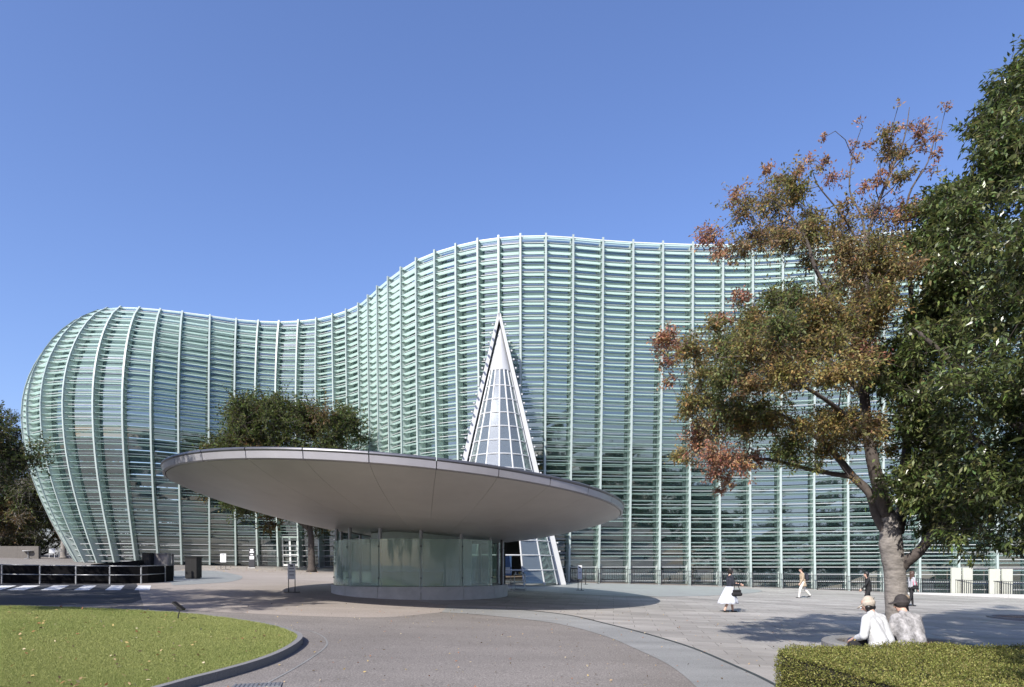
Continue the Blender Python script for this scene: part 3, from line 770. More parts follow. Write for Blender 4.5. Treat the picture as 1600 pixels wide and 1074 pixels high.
for k in range(NS):
    a0 = 2 * math.pi * k / NS + 0.05; a1 = a0 + 2 * math.pi / NS
    o = kpart(ringpanel(5.3, 8.64, a0, a1, 8, 4), 'soffit_panel', M['canopy_under'], True)
    if k % 2 == 0:
        o = kpart(ringpanel(NECK, 5.3, a0, a0 + 4 * math.pi / NS, 5, 7), 'soffit_panel', M['canopy_under'], True)
    # rim: fascia and rolled gutter of the segment
    fm = MB(); rings = []
    prof = [(8.66, -0.275), (8.735, -0.255), (8.76, -0.06), (8.70, -0.06), (8.66, -0.20)]
    e = 0.0016
    loft(fm, [[kp(KR, a, 0) + (kp(r, a, z) - kp(KR, a, 0)) for r, z in prof] for a in [a0 + e + (a1 - a0 - 2 * e) * j / 5 for j in range(6)]])
    kpart(fm, 'fascia_panel', M['canopy_rim'], False)
    gm = MB(); gm.tube([kp(8.74, a, -0.005) for a in [a0 + 0.002 + (a1 - a0 - 0.004) * j / 5 for j in range(6)]], 0.055, 8); kpart(gm, 'rim_tube', M['rim_tube'], True)
bk = MB(); n_ = 72
for (r0, z0), (r1, z1) in (((NECK, -1.25), (8.6, -0.17)), ((8.6, -0.17), (8.72, -0.04)), ((8.72, -0.04), (5.0, 0.16)), ((5.0, 0.16), (0.05, 0.28))):
    for j in range(n_):
        a0, a1 = 2 * math.pi * j / n_, 2 * math.pi * (j + 1) / n_
        if r0 == NECK:
            for s in range(6):
                ra, rb = r0 + (r1 - r0) * s / 6, r0 + (r1 - r0) * (s + 1) / 6
                bk.face([kp(ra, a0, under(ra) + 0.08), kp(ra, a1, under(ra) + 0.08), kp(rb, a1, under(rb) + 0.08), kp(rb, a0, under(rb) + 0.08)])
        else: bk.face([kp(r0, a0, z0), kp(r0, a1, z0), kp(r1, a1, z1), kp(r1, a0, z1)])
kpart(bk, 'roof', M['dark_metal'], True, rc=False)
bk = MB(); 
for j in range(48):
    a0, a1 = 2 * math.pi * j / 48, 2 * math.pi * (j + 1) / 48
    bk.face([kp(0.02, a0, -1.37), kp(0.02, a1, -1.37), kp(NECK - 0.02, a1, -1.37), kp(NECK - 0.02, a0, -1.37)])
kpart(bk, 'ceiling', M['canopy_under'], rc=False)
gb = lambda a, r: G(BX + r * math.sin(a), BY - r * math.cos(a))
def bp_(a, r, z): return Vector((BX + r * math.sin(a), BY - r * math.cos(a), z))
zg = G(BX, BY - BR); zpl = zg + 0.50; zgt = zpl + 1.92
NP = 14
def ringseg(r0, r1, a0, a1, z0, z1, n=4, zb=None):
    mb = MB(); loft(mb, [[bp_(a, r0, z0), bp_(a, r1, z0), bp_(a, r1, z1), bp_(a, r0, z1)] for a in [a0 + (a1 - a0) * j / n for j in range(n + 1)]])
    return mb
for k in range(NP):
    a0 = 2 * math.pi * k / NP + 0.14; a1 = a0 + 2 * math.pi / NP
    kpart(ringseg(BR - 0.30, BR + 0.10, a0 + .002, a1 - .002, zg - 0.25, zpl, 5), 'plinth_block', M['concrete'])
    am = (a0 + a1) / 2
    if 1.25 < (am % (2 * math.pi)) < 1.75: continue                   # doorway at the right side
    kpart(ringseg(BR - 0.015, BR + 0.0, a0 + .004, a1 - .004, zpl + 0.02, zgt, 6), 'glass_pane', M['drum_pane'], True)
for k in range(NP * 1):
    a0 = 2 * math.pi * k / NP + 0.14
    b_ = MB(); p = bp_(a0, BR - 0.12, 0); zt_ = kp(NECK, a0, -1.3).z + 0.1
    b_.cyl((p.x, p.y), 0.075, zpl - 0.1, zt_, 12); kpart(b_, 'column', M['grey_metal'], True)
    b_ = MB()
    for zc in (zpl + 0.35, zgt - 0.3):
        q = bp_(a0, BR + 0.03, zc); b_.tube([bp_(a0, BR - 0.2, zc), q], 0.03, 8)
    kpart(b_, 'glass_clamp', M['dark_metal'])
# inside the drum: core wall, counter, lockers
b_ = MB(); b_.lathe([(2.3, zpl - 0.3), (2.3, 3.55)], 20, (BX, BY + 0.3)); kpart(b_, 'core_wall', mat('pale_green_partition', (0.62, 0.68, 0.65), 0.6, var=0.05), True, rc=False)
b_ = MB(); b_.lathe([(BR - 0.3, zpl - 0.02), (0.01, zpl - 0.02)], 40, (BX, BY)); kpart(b_, 'floor', M['concrete'], rc=False)
# glass sliding door frame at the right
b_ = MB()
for aa in (1.27, 1.73):
    p = bp_(aa, BR, 0); b_.bar((p.x, p.y, zpl - 0.4), (p.x, p.y, zgt + 0.35), 0.09, 0.09, (0, 1, 0))
pa, pb_ = bp_(1.27, BR, zgt + 0.38), bp_(1.73, BR, zgt + 0.38); b_.bar(pa, pb_, 0.1, 0.12); kpart(b_, 'door_frame', M['dark_metal'])
# counters and umbrella rack standing inside
ct = empty('reception_counter', (BX - 0.3, BY - 2.5, zpl - 0.02)); tag(ct, 'low yellow green counter seen behind the curved drum glass', 'counter')
b_ = MB(); b_.box(-1.0, 1.6, -0.2, 0.22, 0, 0.62); b_.build('counter_body', mat('yellow_green', (0.36, 0.36, 0.10), 0.5), ct)
b_ = MB(); b_.box(-1.05, 1.65, -0.25, 0.27, 0.624, 0.66); b_.build('counter_top', M['sign_white'], ct)
ct = empty('umbrella_rack', (BX + 1.7, BY - 2.4, zpl - 0.02), 0.5); tag(ct, 'white metal umbrella rack standing inside the curved drum glass', 'rack')
for x in (-0.4, 0.0, 0.4):
    b_ = MB(); b_.bar((x, -0.15, 0), (x, -0.15, 0.75), 0.03, 0.03, (0, 1, 0)); b_.bar((x, 0.15, 0), (x, 0.15, 0.75), 0.03, 0.03, (0, 1, 0)); b_.build('leg', M['steel_white'], ct)
for z in (0.3, 0.72):
    b_ = MB(); b_.bar((-0.42, -0.175, z), (0.42, -0.175, z), 0.02, 0.03); b_.bar((-0.42, 0.175, z), (0.42, 0.175, z), 0.02, 0.03); b_.build('rail', M['steel_white'], ct)
# ================================================================== TREES AND PLANTS
def unit(a): return a / (np.linalg.norm(a, axis=-1, keepdims=True) + 1e-9)
def leaf_arrays(pos, dirs, L, Wd, tint, droop=0.35, rng=RNG, fold=0.25):
    """one folded four-point leaf at each pos, pointing along dirs"""
    n = len(pos); d = unit(dirs + np.array([0, 0, -droop]) + rng.normal(0, 0.35, (n, 3)))
    up = unit(rng.normal(0, 0.55, (n, 3)) + np.array([0, 0, 1.0])); s = unit(np.cross(d, up)); nn = np.cross(s, d)
    L = (L * rng.uniform(0.7, 1.25, n))[:, None]; Wd = (Wd * rng.uniform(0.75, 1.2, n))[:, None]
    a = pos; tip = pos + d * L; mid = pos + d * L * 0.45
    l_ = mid + s * Wd * 0.5 + nn * Wd * fold; r_ = mid - s * Wd * 0.5 + nn * Wd * fold
    V = np.stack([a, r_, tip, l_], 1).reshape(-1, 3)
    return V, np.arange(4 * n).reshape(-1, 4), np.repeat(tint, 4, 0)
def make_tree(name, label, cat, base, polylines, clumps, bark, leaf_m, L, Wd, colors, group=None, twig=5, per_twig=9, seed=1, big_leaves=0, tipr=0.007, droop=0.35, sides=6, spread=1.0, rootflare=True, limb_bark=None, gain=1.0):
    """polylines: [(points, radii)] trunk first; clumps: [(x, y, z, radius, colour key, density)]"""
    rng = np.random.default_rng(seed)
    root = empty(name, base, 0, label, cat, group); inv = Matrix.Translation(-Vector(base))
    nodes = []; par = []; rad = []
    tm = MB(); bm_ = MB()
    for k, (pts, rs) in enumerate(polylines):
        P = [Vector(p) for p in pts]
        fine = []; fr = []
        for i in range(len(P) - 1):
            p0 = P[max(i - 1, 0)]; p1 = P[i]; p2 = P[i + 1]; p3 = P[min(i + 2, len(P) - 1)]
            ns = 5
            for s in range(ns):
                t = s / ns
                fine.append(0.5 * ((2 * p1) + (p2 - p0) * t + (2 * p0 - 5 * p1 + 4 * p2 - p3) * t * t + (3 * p1 - p0 - 3 * p2 + p3) * t ** 3)); fr.append(rs[i] + (rs[i + 1] - rs[i]) * t)
        fine.append(P[-1]); fr.append(rs[-1])
        if k == 0 and rootflare: fr[0] *= 1.5; fr[1] *= 1.15
        fr = [r * (1 + 0.025 * math.sin(i * 2.3 + k)) for i, r in enumerate(fr)]
        (tm if k == 0 else bm_).tube(fine, fr, 14 if k == 0 else 8)
        for p, r in zip(fine, fr): nodes.append(tuple(p)); rad.append(r)
    NA = np.array(nodes); RA = np.array(rad)
    order = sorted(range(len(clumps)), key=lambda i: np.min(np.linalg.norm(NA - np.array(clumps[i][:3]), axis=1)))
    lp, ld, lt = [], [], []
    for ci in order:
        x, y, z, cr, ck, dens = clumps[ci]; c = np.array((x, y, z))
        dd = np.linalg.norm(NA - c, axis=1) + np.maximum(0, NA[:, 2] - z) * 0.9 + np.where(RA < 0.010, 0.15, 0)
        j = int(np.argmin(dd)); a = NA[j]; r0 = min(RA[j] * 0.7, 0.006 + 0.011 * np.linalg.norm(c - a)); 
        m = max(3, int(np.linalg.norm(c - a) / 0.35)); seg = []
        side = rng.normal(0, 0.09, 3) * np.linalg.norm(c - a)
        for s in range(m + 1):
            t = s / m; p = a + (c - a) * t + side * math.sin(math.pi * t) + np.array([0, 0, 0.10 * np.linalg.norm(c - a) * math.sin(math.pi * t)])
            seg.append(p + (rng.normal(0, 0.02, 3) if 0 < s < m else 0))
        rs = [max(tipr * 0.6, r0 + (tipr - r0) * s / m) for s in range(m + 1)]
        bm_.tube(seg, rs, 5, cap=False)
        NA = np.vstack([NA, np.array(seg[1:])]); RA = np.concatenate([RA, rs[1:]])
        nt = max(2, int(twig * dens * (cr / 0.5) ** 1.6)); out = unit(c - a)
        for _ in range(nt):
            dr = unit(rng.normal(0, 1, 3) * np.array([1, 1, 0.75]) + out * 0.35 + np.array([0, 0, 0.12])); ln = cr * rng.uniform(0.55, 1.1) * spread
            st = c + rng.normal(0, 0.22, 3) * cr
            e = st + dr * ln
            bm_.tube([st, (st + e) / 2 + rng.normal(0, 0.03, 3), e], [tipr * 0.6, tipr * 0.45, tipr * 0.25], 3, cap=False)
            k = max(3, int(per_twig * rng.uniform(0.6, 1.3)))
            tt = rng.uniform(0.12, 1.03, k)[:, None]
            lp.append(st + (e - st) * tt + rng.normal(0, 0.03, (k, 3)))
            ld.append(unit(np.tile(dr, (k, 1)) * 0.7 + rng.normal(0, 0.6, (k, 3))))
            col = np.array(colors[ck][rng.integers(len(colors[ck]))]) if rng.random() < 0.75 else np.array(colors[ck][0])
            lt.append(np.clip(col * gain * rng.uniform(0.65, 1.35, (k, 1)) * rng.normal(1, 0.10, (k, 3)), 0.004, 0.9))
    lp = np.vstack(lp); ld = np.vstack(ld); lt = np.vstack(lt)
    o = tm.build('trunk', bark, root, True); o.matrix_parent_inverse = inv
    o = bm_.build('branches', limb_bark or bark, root, True); o.matrix_parent_inverse = inv
    if big_leaves:
        d = np.linalg.norm(lp - np.array([0, 0, HC]), axis=1); vis = (np.abs(lp[:, 0] / lp[:, 1]) < 0.79) & (lp[:, 1] > 0.5)
        idx = np.argsort(np.where(vis, d, 1e9))[:big_leaves]; keep = np.ones(len(lp), bool); keep[idx] = False
        shared = []
        for v in range(6):
            Vv, Q, Tt = leaf_arrays(np.zeros((1, 3)), np.array([[1.0, 0, 0]]), L, Wd, np.clip(np.array([colors['g'][v % len(colors['g'])]]), 0, 1), 0.0, rng)
            ob = fastmesh('leaf', Vv, Q, leaf_m, Tt, root); ob.matrix_parent_inverse = inv; shared.append(ob)
        for k, ii in enumerate(idx):
            ob = shared[k] if k < 6 else shared[k % 6].copy()
            if k >= 6: COL.objects.link(ob)
            ob.location = lp[ii]; q = Vector(ld[ii] + np.array([0, 0, -droop])).to_track_quat('X', 'Z'); ob.rotation_mode = 'QUATERNION'; ob.rotation_quaternion = q
        lp, ld, lt = lp[keep], ld[keep], lt[keep]
    V, Q, Tt = leaf_arrays(lp, ld, L, Wd, lt, droop, rng)
    o = fastmesh('crown', V, Q, leaf_m, Tt, root); o.matrix_parent_inverse = inv; o['kind'] = 'stuff'
    return root, len(lp)

# ---- the autumn tree in its stone ring
D0 = 12.6
def ap(px, py, dd=0.0): return at(px, py, D0 + dd)
gz = G(7.55, D0)
trunk = ([(7.60, D0, gz + 0.1), ap(1404, 1000), ap(1401, 950), ap(1398, 895), ap(1392, 850), ap(1392, 822), ap(1386, 800)], [0.245, 0.215, 0.205, 0.195, 0.215, 0.18, 0.125])
limbs = [
    ([ap(1388, 835), ap(1370, 805, .1), ap(1359, 771, .1), ap(1332, 744, .2), ap(1300, 705, .3), ap(1255, 668, .3), ap(1200, 640, 0), ap(1140, 622, -.1)], [0.12, .095, .085, .075, .06, .045, .03, .015]),
    ([ap(1386, 805), ap(1374, 763, -.1), ap(1364, 722, -.2), ap(1357, 680, -.2), ap(1350, 610, 0), ap(1348, 540, .1), ap(1352, 470, .1), ap(1355, 394, .1), ap(1359, 356, .1), ap(1385, 284, .3), ap(1412, 219, .4), ap(1421, 168, .5)], [.14, .125, .115, .10, .09, .08, .07, .045, .034, .024, .015, .006]),
    ([ap(1402, 830), ap(1410, 790, .4), ap(1412, 740, .6), ap(1420, 680, .8), ap(1430, 600, 1.0), ap(1425, 480, 1.1), ap(1416, 380, .9), ap(1420, 306, .8), ap(1450, 253, .8), ap(1466, 190, .9)], [.13, .11, .10, .085, .07, .05, .036, .022, .014, .006]),
    ([ap(1404, 893), ap(1414, 880, -.1), ap(1436, 862, -.3), ap(1460, 830, -.5), ap(1490, 800, -.7)], [.125, .115, .10, .085, .06]),
    ([ap(1349, 570), ap(1330, 520, -.3), ap(1305, 478, -.5), ap(1273, 417, -.7), ap(1263, 383, -.7), ap(1244, 348, -.7), ap(1214, 318, -.6), ap(1183, 303, -.5)], [.07, .055, .045, .036, .028, .02, .013, .007]),
    ([ap(1355, 400), ap(1347, 341, .3), ap(1328, 299, .4), ap(1332, 245, .5), ap(1346, 200, .5)], [.034, .022, .016, .011, .005]),
    ([ap(1356, 420), ap(1340, 379, -.2), ap(1313, 333, -.3), ap(1279, 291, -.4), ap(1268, 262, -.4)], [.034, .022, .016, .011, .005]),
    ([ap(1358, 690), ap(1310, 640, -.8), ap(1250, 600, -1.4), ap(1180, 560, -1.6), ap(1120, 560, -1.5)], [.06, .042, .028, .016, .006]),
    ([ap(1352, 620), ap(1290, 560, .9), ap(1220, 520, 1.5), ap(1150, 500, 1.4)], [.06, .045, .03, .015]),
    ([ap(1330, 745, .2), ap(1270, 735, .2), ap(1210, 720, -.3), ap(1150, 715, -.5), ap(1095, 715, -.5)], [.055, .04, .03, .02, .01])]
z4 = [(510,300,28,'r',.9),(560,340,50,'b',1),(630,360,70,'o',1),(730,190,22,'r',.5),(755,280,28,'r',.8),(680,310,30,'r',.7),(380,400,50,'r',.45),(420,480,75,'b',.8),(560,460,85,'o',1),(640,430,60,'o',1),(780,350,45,'r',.5),(840,330,28,'r',.3),
 (1000,170,45,'b',.8),(1010,250,55,'b',1),(1080,260,35,'b',.9),(1150,150,45,'r',.7),(930,215,20,'r',.6),(970,350,48,'r',.6),(1060,330,40,'b',.7),(1230,80,25,'r',.35),(1190,320,30,'r',.4),(910,110,20,'r',.4),(1075,60,20,'r',.25),(880,200,26,'r',.4),(868,265,24,'r',.4),(1205,225,28,'r',.4),(1218,150,26,'r',.4),(1110,110,28,'r',.5),(700,260,24,'r',.5),(1040,120,26,'r',.5),(1170,210,34,'r',.4),(1120,330,36,'b',.5),(900,390,36,'r',.5),(830,440,40,'b',.5),
 (310,570,65,'r',.8),(330,640,50,'r',.9),(400,640,60,'b',.9),(480,590,80,'b',1),(590,580,85,'b',1),(680,560,75,'o',1),(700,480,55,'b',.7),(780,570,55,'b',.8),(850,520,75,'b',.6),(950,480,80,'b',.6),(1050,500,85,'r',.6),(830,620,90,'b',.7),(950,620,95,'o',.65),(1060,600,80,'b',.7),(1110,480,60,'o',.9),
 (720,680,60,'o',.9),(860,720,95,'b',.75),(980,720,95,'o',.7),(1080,700,75,'b',.8),(900,830,95,'b',.8),(1000,830,90,'o',1),(780,780,60,'o',.9),(430,850,50,'r',.9),(480,900,60,'b',1),(560,860,70,'g',1),(650,850,80,'g',1),(740,860,80,'o',1),
 (350,920,45,'r',.7),(280,960,45,'o',.8),(450,960,90,'o',1),(560,970,90,'g',1),(680,950,90,'o',1),(800,950,100,'o',1),(920,930,100,'b',1),(100,1000,48,'r',1),(160,1030,48,'r',.8)]
z5 = [(75,80,45,'r',1),(120,150,58,'r',.8),(130,260,38,'r',.5),(220,130,80,'o',1),(330,120,85,'g',1),(450,130,95,'o',1),(560,150,95,'b',1),(680,120,95,'o',1),(790,110,90,'o',1),(900,150,85,'r',1),(960,160,60,'r',1),(250,230,85,'o',1),(350,240,80,'g',1),(450,250,80,'b',1),(560,240,80,'y',1),(660,230,70,'b',1),(760,220,70,'y',1),(850,230,75,'y',1),(920,310,60,'o',1),
 (200,360,65,'o',1),(180,400,38,'o',.7),(290,350,85,'o',1),(390,380,85,'g',1),(480,370,60,'g',.9),(240,450,58,'r',1),(330,440,85,'b',1),(430,440,85,'o',1),(540,430,75,'o',1),(640,430,60,'y',1),(740,430,75,'y',1),(830,420,70,'y',1),(900,400,60,'o',1),(960,420,60,'b',1),
 (250,530,65,'r',1),(170,550,55,'y',.9),(310,570,75,'r',1),(400,570,75,'r',1),(480,590,55,'r',.9),(560,540,55,'g',.8),(300,640,45,'r',.9),(330,690,32,'r',.8),(380,670,38,'r',.7),(630,520,75,'g',1),(720,540,65,'o',.9),(800,520,65,'o',.9),(880,500,65,'b',.9),(960,480,60,'o',1),(640,610,45,'g',.6),(730,600,38,'g',.6),(850,660,18,'b',.6),(590,330,40,'g',.4),(1010,560,50,'o',.8)]
cl = []
rr = random.Random(5)
for zz_, y0 in ((z4, 150), (z5, 500)):
    for x, y, r, ck, dn in zz_:
        px, py = 1000 + x / 2.62, y0 + y / 2.62; core = max(0.0, 1 - math.hypot((px - 1290) / 230, (py - 560) / 260))
        reps = 2 if (r >= 70 and core > 0.2) else 1
        for q in range(reps):
            dd = rr.uniform(-1, 1) * (0.7 + 2.0 * core) if reps == 1 else (-1, 1)[q] * rr.uniform(0.4, 0.9 + 1.6 * core)
            p = at(px + rr.uniform(-8, 8), py + rr.uniform(-8, 8), D0 + dd); cl.append((p.x, p.y, p.z, r / 2.62 / F * D0 * 1.08, ck, dn))
AUT = {'r': [(0.36, 0.19, 0.12), (0.38, 0.225, 0.13), (0.29, 0.155, 0.11), (0.31, 0.225, 0.11)], 'b': [(0.23, 0.17, 0.08), (0.27, 0.175, 0.09), (0.18, 0.165, 0.065), (0.22, 0.19, 0.08)],
       'o': [(0.18, 0.165, 0.055), (0.24, 0.185, 0.07), (0.145, 0.145, 0.05), (0.29, 0.20, 0.08)], 'g': [(0.105, 0.13, 0.045), (0.14, 0.15, 0.05), (0.18, 0.165, 0.06)], 'y': [(0.29, 0.235, 0.085), (0.23, 0.205, 0.075), (0.30, 0.22, 0.09)]}
_, n1 = make_tree('autumn_tree', 'russet and olive autumn tree with grey forked trunk above the seated pair', 'tree', (7.58, D0, gz + 0.1), [trunk] + limbs, cl, M['bark_grey'], M['leaf'], 0.068, 0.033, AUT, twig=120, per_twig=12, seed=3, tipr=0.006, limb_bark=M['bark_limb'], gain=1.22)

# ---- stone ring round the trunk
ring = empty('tree_ring', (TREE_PIT.x, TREE_PIT.y, G(*TREE_PIT))); tag(ring, 'round stone seat ring with brown soil at the foot of the autumn tree', 'planter')
NRG = 12; RH = 0.50
for k in range(NRG):
    a0 = 2 * math.pi * k / NRG + .004; a1 = 2 * math.pi * (k + 1) / NRG - .004; b_ = MB()
    loft(b_, [[(r * math.cos(a), r * math.sin(a), z) for r, z in ((PIT_R - 0.28, -0.1), (PIT_R, -0.1), (PIT_R, RH - 0.03), (PIT_R - 0.03, RH), (PIT_R - 0.26, RH), (PIT_R - 0.28, RH - 0.03))] for a in [a0 + (a1 - a0) * j / 4 for j in range(5)]])
    o = b_.build('ring_stone', M['kerb'], ring); recalc(o)
b_ = MB(); b_.lathe([(PIT_R - 0.27, RH - 0.12), (0.5, RH - 0.06), (0.02, RH - 0.02)], 28); o = b_.build('soil', M['soil'], ring, True)

# ---- the big glossy evergreen at the right edge
def ebound(y): return 20 * math.sin(y / 33.0) + 10 * math.sin(y / 14.0 + 1) + interp(y, [(0, 1665), (40, 1615), (60, 1603), (150, 1572), (200, 1520), (280, 1492), (330, 1455), (380, 1440), (430, 1425), (500, 1412), (560, 1388), (600, 1374), (650, 1378), (700, 1398), (760, 1408), (800, 1425), (830, 1450), (848, 1500)])
cl = []
rr = random.Random(9)
for _ in range(900):
    py = rr.uniform(-330, 846); bx = ebound(max(0, py)) + (0 if py > 0 else (-py) * 0.55)
    px = bx + 26 + rr.random() ** 1.25 * (2000 - bx)
    if py > 800 and px > 1700 and rr.random() < .4: continue
    e = min(1.0, (px - bx) / 240.0); shell = math.sqrt(1 - (1 - e) ** 2)
    d = 12.7 - 4.3 * min(1.0, (px - bx) / 230.0) ** .85 + rr.uniform(-0.3, 0.6)
    if rr.random() < 0.15: d += rr.uniform(0, 2.2) * shell
    p = at(px, py, d); cl.append((p.x, p.y, p.z, rr.uniform(0.30, 0.46), 'g', 1))
    if len(cl) >= 640: break
for _ in range(150):
    py = rr.uniform(45, 835); px = ebound(py) + rr.uniform(8, 60); p = at(px, py, 12.2 + rr.uniform(-.6, .8)); cl.append((p.x, p.y, p.z, rr.uniform(.28, .44), 'g', 1))
for _ in range(230):
    py = rr.uniform(60, 830); px = rr.uniform(ebound(py) + 55, 1900); p = at(px, py, rr.uniform(12.0, 14.0)); cl.append((p.x, p.y, p.z, rr.uniform(.4, .6), 'g', .8))
for (px, py, d) in ((1470, 840, 11.0), (1500, 846, 10.5), (1540, 852, 9.8), (1580, 858, 9.2), (1600, 848, 8.9), (1530, 836, 10), (1490, 828, 10.6)):
    p = at(px, py, d); cl.append((p.x, p.y, p.z, 0.26, 'g', 0.9))
for _ in range(130):
    d = rr.uniform(4.6, 8.2); p = at(rr.uniform(1765, 2200), 884, d); cl.append((p.x, p.y, rr.uniform(2.5, 7.2), rr.uniform(.34, .5), 'g', 1))
ex, ey = 9.4, 10.8; eg = G(ex, ey)
EVG = {'g': [(0.10, 0.13, 0.042), (0.14, 0.17, 0.056), (0.075, 0.10, 0.034), (0.18, 0.205, 0.075), (0.115, 0.145, 0.046)]}
etr = ([(ex, ey, eg), (ex - .05, ey, 1.6), (ex + .02, ey, 3.2), (ex, ey, 5.2), (ex - .1, ey, 7.5), (ex, ey, 10.0)], [.30, .27, .24, .19, .13, .05])
elimbs = [([(ex, ey, 2.6), (ex - 1.2, ey - .6, 3.4), (ex - 2.4, ey - 1.0, 4.1)], [.11, .08, .03]), ([(ex, ey, 3.6), (ex - 1.2, ey + .2, 5.0), (ex - 2.4, ey + .2, 6.1)], [.11, .08, .03]), ([(ex, ey, 4.8), (ex - .6, ey - 1.0, 6.2), (ex - 1.2, ey - 1.6, 7.4)], [.10, .07, .03]),
          ([(ex, ey, 3.0), (ex + 1.3, ey - .4, 4.2), (ex + 2.4, ey - .6, 5.2)], [.10, .07, .03]), ([(ex, ey, 2.8), (ex - .2, ey - 1.3, 3.8), (ex - .6, ey - 2.0, 4.8)], [.10, .07, .03])]
_, n2 = make_tree('evergreen_tree', 'dense dark green evergreen with glossy leaves overhanging the hedge', 'tree', (ex, ey, eg), [etr] + elimbs, cl, M['bark_dark'], M['leaf_gloss'], 0.120, 0.043, EVG, twig=34, per_twig=11, seed=4, big_leaves=300, droop=0.55)

# ---- generic crown for trees farther off
def blob_clumps(c, rx, ry, rz, n, cr, seed, keys, flat=0.0, inner=0.3, lump=0.22):
    r_ = random.Random(seed); out = []
    for _ in range(n):
        th = r_.uniform(0, 2 * math.pi); cz = r_.uniform(-1 + flat, 1); s = math.sqrt(max(0, 1 - cz * cz)); k = 1 - inner * r_.random() ** 1.6
        k *= 1 + lump * noise.noise(Vector((math.cos(th) * s * 2.1 + seed, math.sin(th) * s * 2.1, cz * 2.1))) * 2
        out.append((c[0] + rx * s * math.cos(th) * k, c[1] + ry * s * math.sin(th) * k, c[2] + rz * cz * k, cr * r_.uniform(.7, 1.3), keys[r_.randrange(len(keys))], r_.uniform(.7, 1.1)))
    return out
def far_tree(name, label, x, y, h_trunk, top, rx, ry, n, cr, L, seed, keys, colors, tr, bark, twig=10, per=8, lean=(0, 0), group=None, flat=0.15, limbs_n=6, zlow=None):
    g = G(x, y); rz = (top - h_trunk) / 2; c = (x + lean[0], y + lean[1], h_trunk + rz)
    pl = [([(x, y, g), (x + lean[0] * .02, y, g + (h_trunk - g) * .5), (x + lean[0] * .12, y + lean[1] * .12, h_trunk), (c[0], c[1], c[2])], [tr, tr * .85, tr * .75, tr * .35])]
    r_ = random.Random(seed + 50)
    for k in range(limbs_n):
        a = 2 * math.pi * k / limbs_n + r_.uniform(-.4, .4); s = Vector(pl[0][0][2]); e = Vector((c[0] + rx * .62 * math.cos(a), c[1] + ry * .62 * math.sin(a), c[2] + r_.uniform(-.25, .5) * rz))
        pl.append(([s + Vector((0, 0, -.05 * k)), (s + e) / 2 + Vector((0, 0, -.12 * rz)), e], [tr * .5, tr * .34, tr * .1]))
    return make_tree(name, label, 'tree', (x, y, g), pl, blob_clumps(c, rx, ry, rz, n, cr, seed, keys, flat), bark, M['leaf'], L, L * .5, colors, group, twig, per, seed, tipr=0.012 + L * .05)
GRN = {'g': [(0.092, 0.115, 0.032), (0.12, 0.138, 0.04), (0.075, 0.092, 0.027)], 'b': [(0.15, 0.105, 0.042), (0.12, 0.095, 0.034)], 'd': [(0.045, 0.052, 0.020), (0.06, 0.065, 0.024)]}
tb = gpt(487, 894)
far_tree('plaza_tree', 'rounded olive green tree standing behind the disc canopy', tb.x, tb.y, 5.0, 14.4, 5.3, 4.8, 210, 1.1, 0.21, 21, 'ggggggb', GRN, 0.28, M['bark_dark'], twig=13, per=10, lean=(-1.7, 0), limbs_n=8)
# foreground left tree: only the tips of its crown reach into view, its shade covers the road
far_tree('shade_tree', 'dark leafy tree whose branch tips reach in beside the bulging facade end', -26.6, 26.0, 4.6, 9.4, 5.0, 4.6, 150, 0.8, 0.15, 22, 'ggd', GRN, 0.34, M['bark_dark'], twig=13, per=10)
far_tree('shade_tree', 'leafy tree at the roadside left of the raised lawn', -21.5, 16.5, 3.6, 9.0, 4.6, 4.4, 130, 0.8, 0.17, 23, 'gdg', GRN, 0.32, M['bark_dark'], twig=11, per=9)
far_tree('shade_tree', 'tall leafy tree shading the road beside the raised lawn', -17.6, 12.2, 7.0, 14.0, 3.9, 3.9, 130, 0.8, 0.17, 24, 'gdg', GRN, 0.30, M['bark_dark'], twig=12, per=10)
# trees beyond the bulging end of the building
bl = [('pale trunked tree beside the white cafe chairs', -44.5, 63.5, 4.6, 15.0, 5.4, 5.0, 90, 1.3, 31, .30), ('broad dark tree behind the beige wall', -53.5, 66.0, 3.6, 15.0, 6.5, 5.5, 110, 1.4, 32, .38), ('tall dark tree at the back of the cafe terrace', -62.0, 72.0, 4.0, 20.0, 7.0, 6.0, 110, 1.6, 33, .42),
      ('low bushy dark tree behind the cafe terrace', -57.0, 76.0, 3.0, 11.0, 7.0, 5.0, 90, 1.4, 34, .32), ('spreading brown green tree behind the bulging facade end', -50.0, 80.0, 3.0, 13.0, 7.0, 5.0, 90, 1.5, 35, .32)]
for lb, x, y, ht, tp, rx, ry, n_, cr, sd_, tr in bl:
    far_tree('terrace_tree', lb, x, y, ht, tp, rx, ry, n_, cr, 0.24, sd_, 'gddb', GRN, tr, M['bark_grey'] if sd_ == 31 else M['bark_dark'], twig=9, per=8, group='trees beyond the cafe terrace')
# street trees across the road behind the viewer: seen only mirrored in the lower glass
for k, (x, y) in enumerate(((-30, -20), (-19, -24), (-8, -21), (3, -25), (13, -21), (24, -24), (35, -20), (46, -23))):
    far_tree('street_tree', 'tall street tree mirrored dark in the lower glass facade', x, y, 3.0, 12.5 + (k * 37 % 5), 6.4, 4.0, 60, 1.7, 0.42, 60 + k, 'gd', GRN, 0.35, M['bark_dark'], twig=7, per=7, group='street trees mirrored in the facade', limbs_n=4)

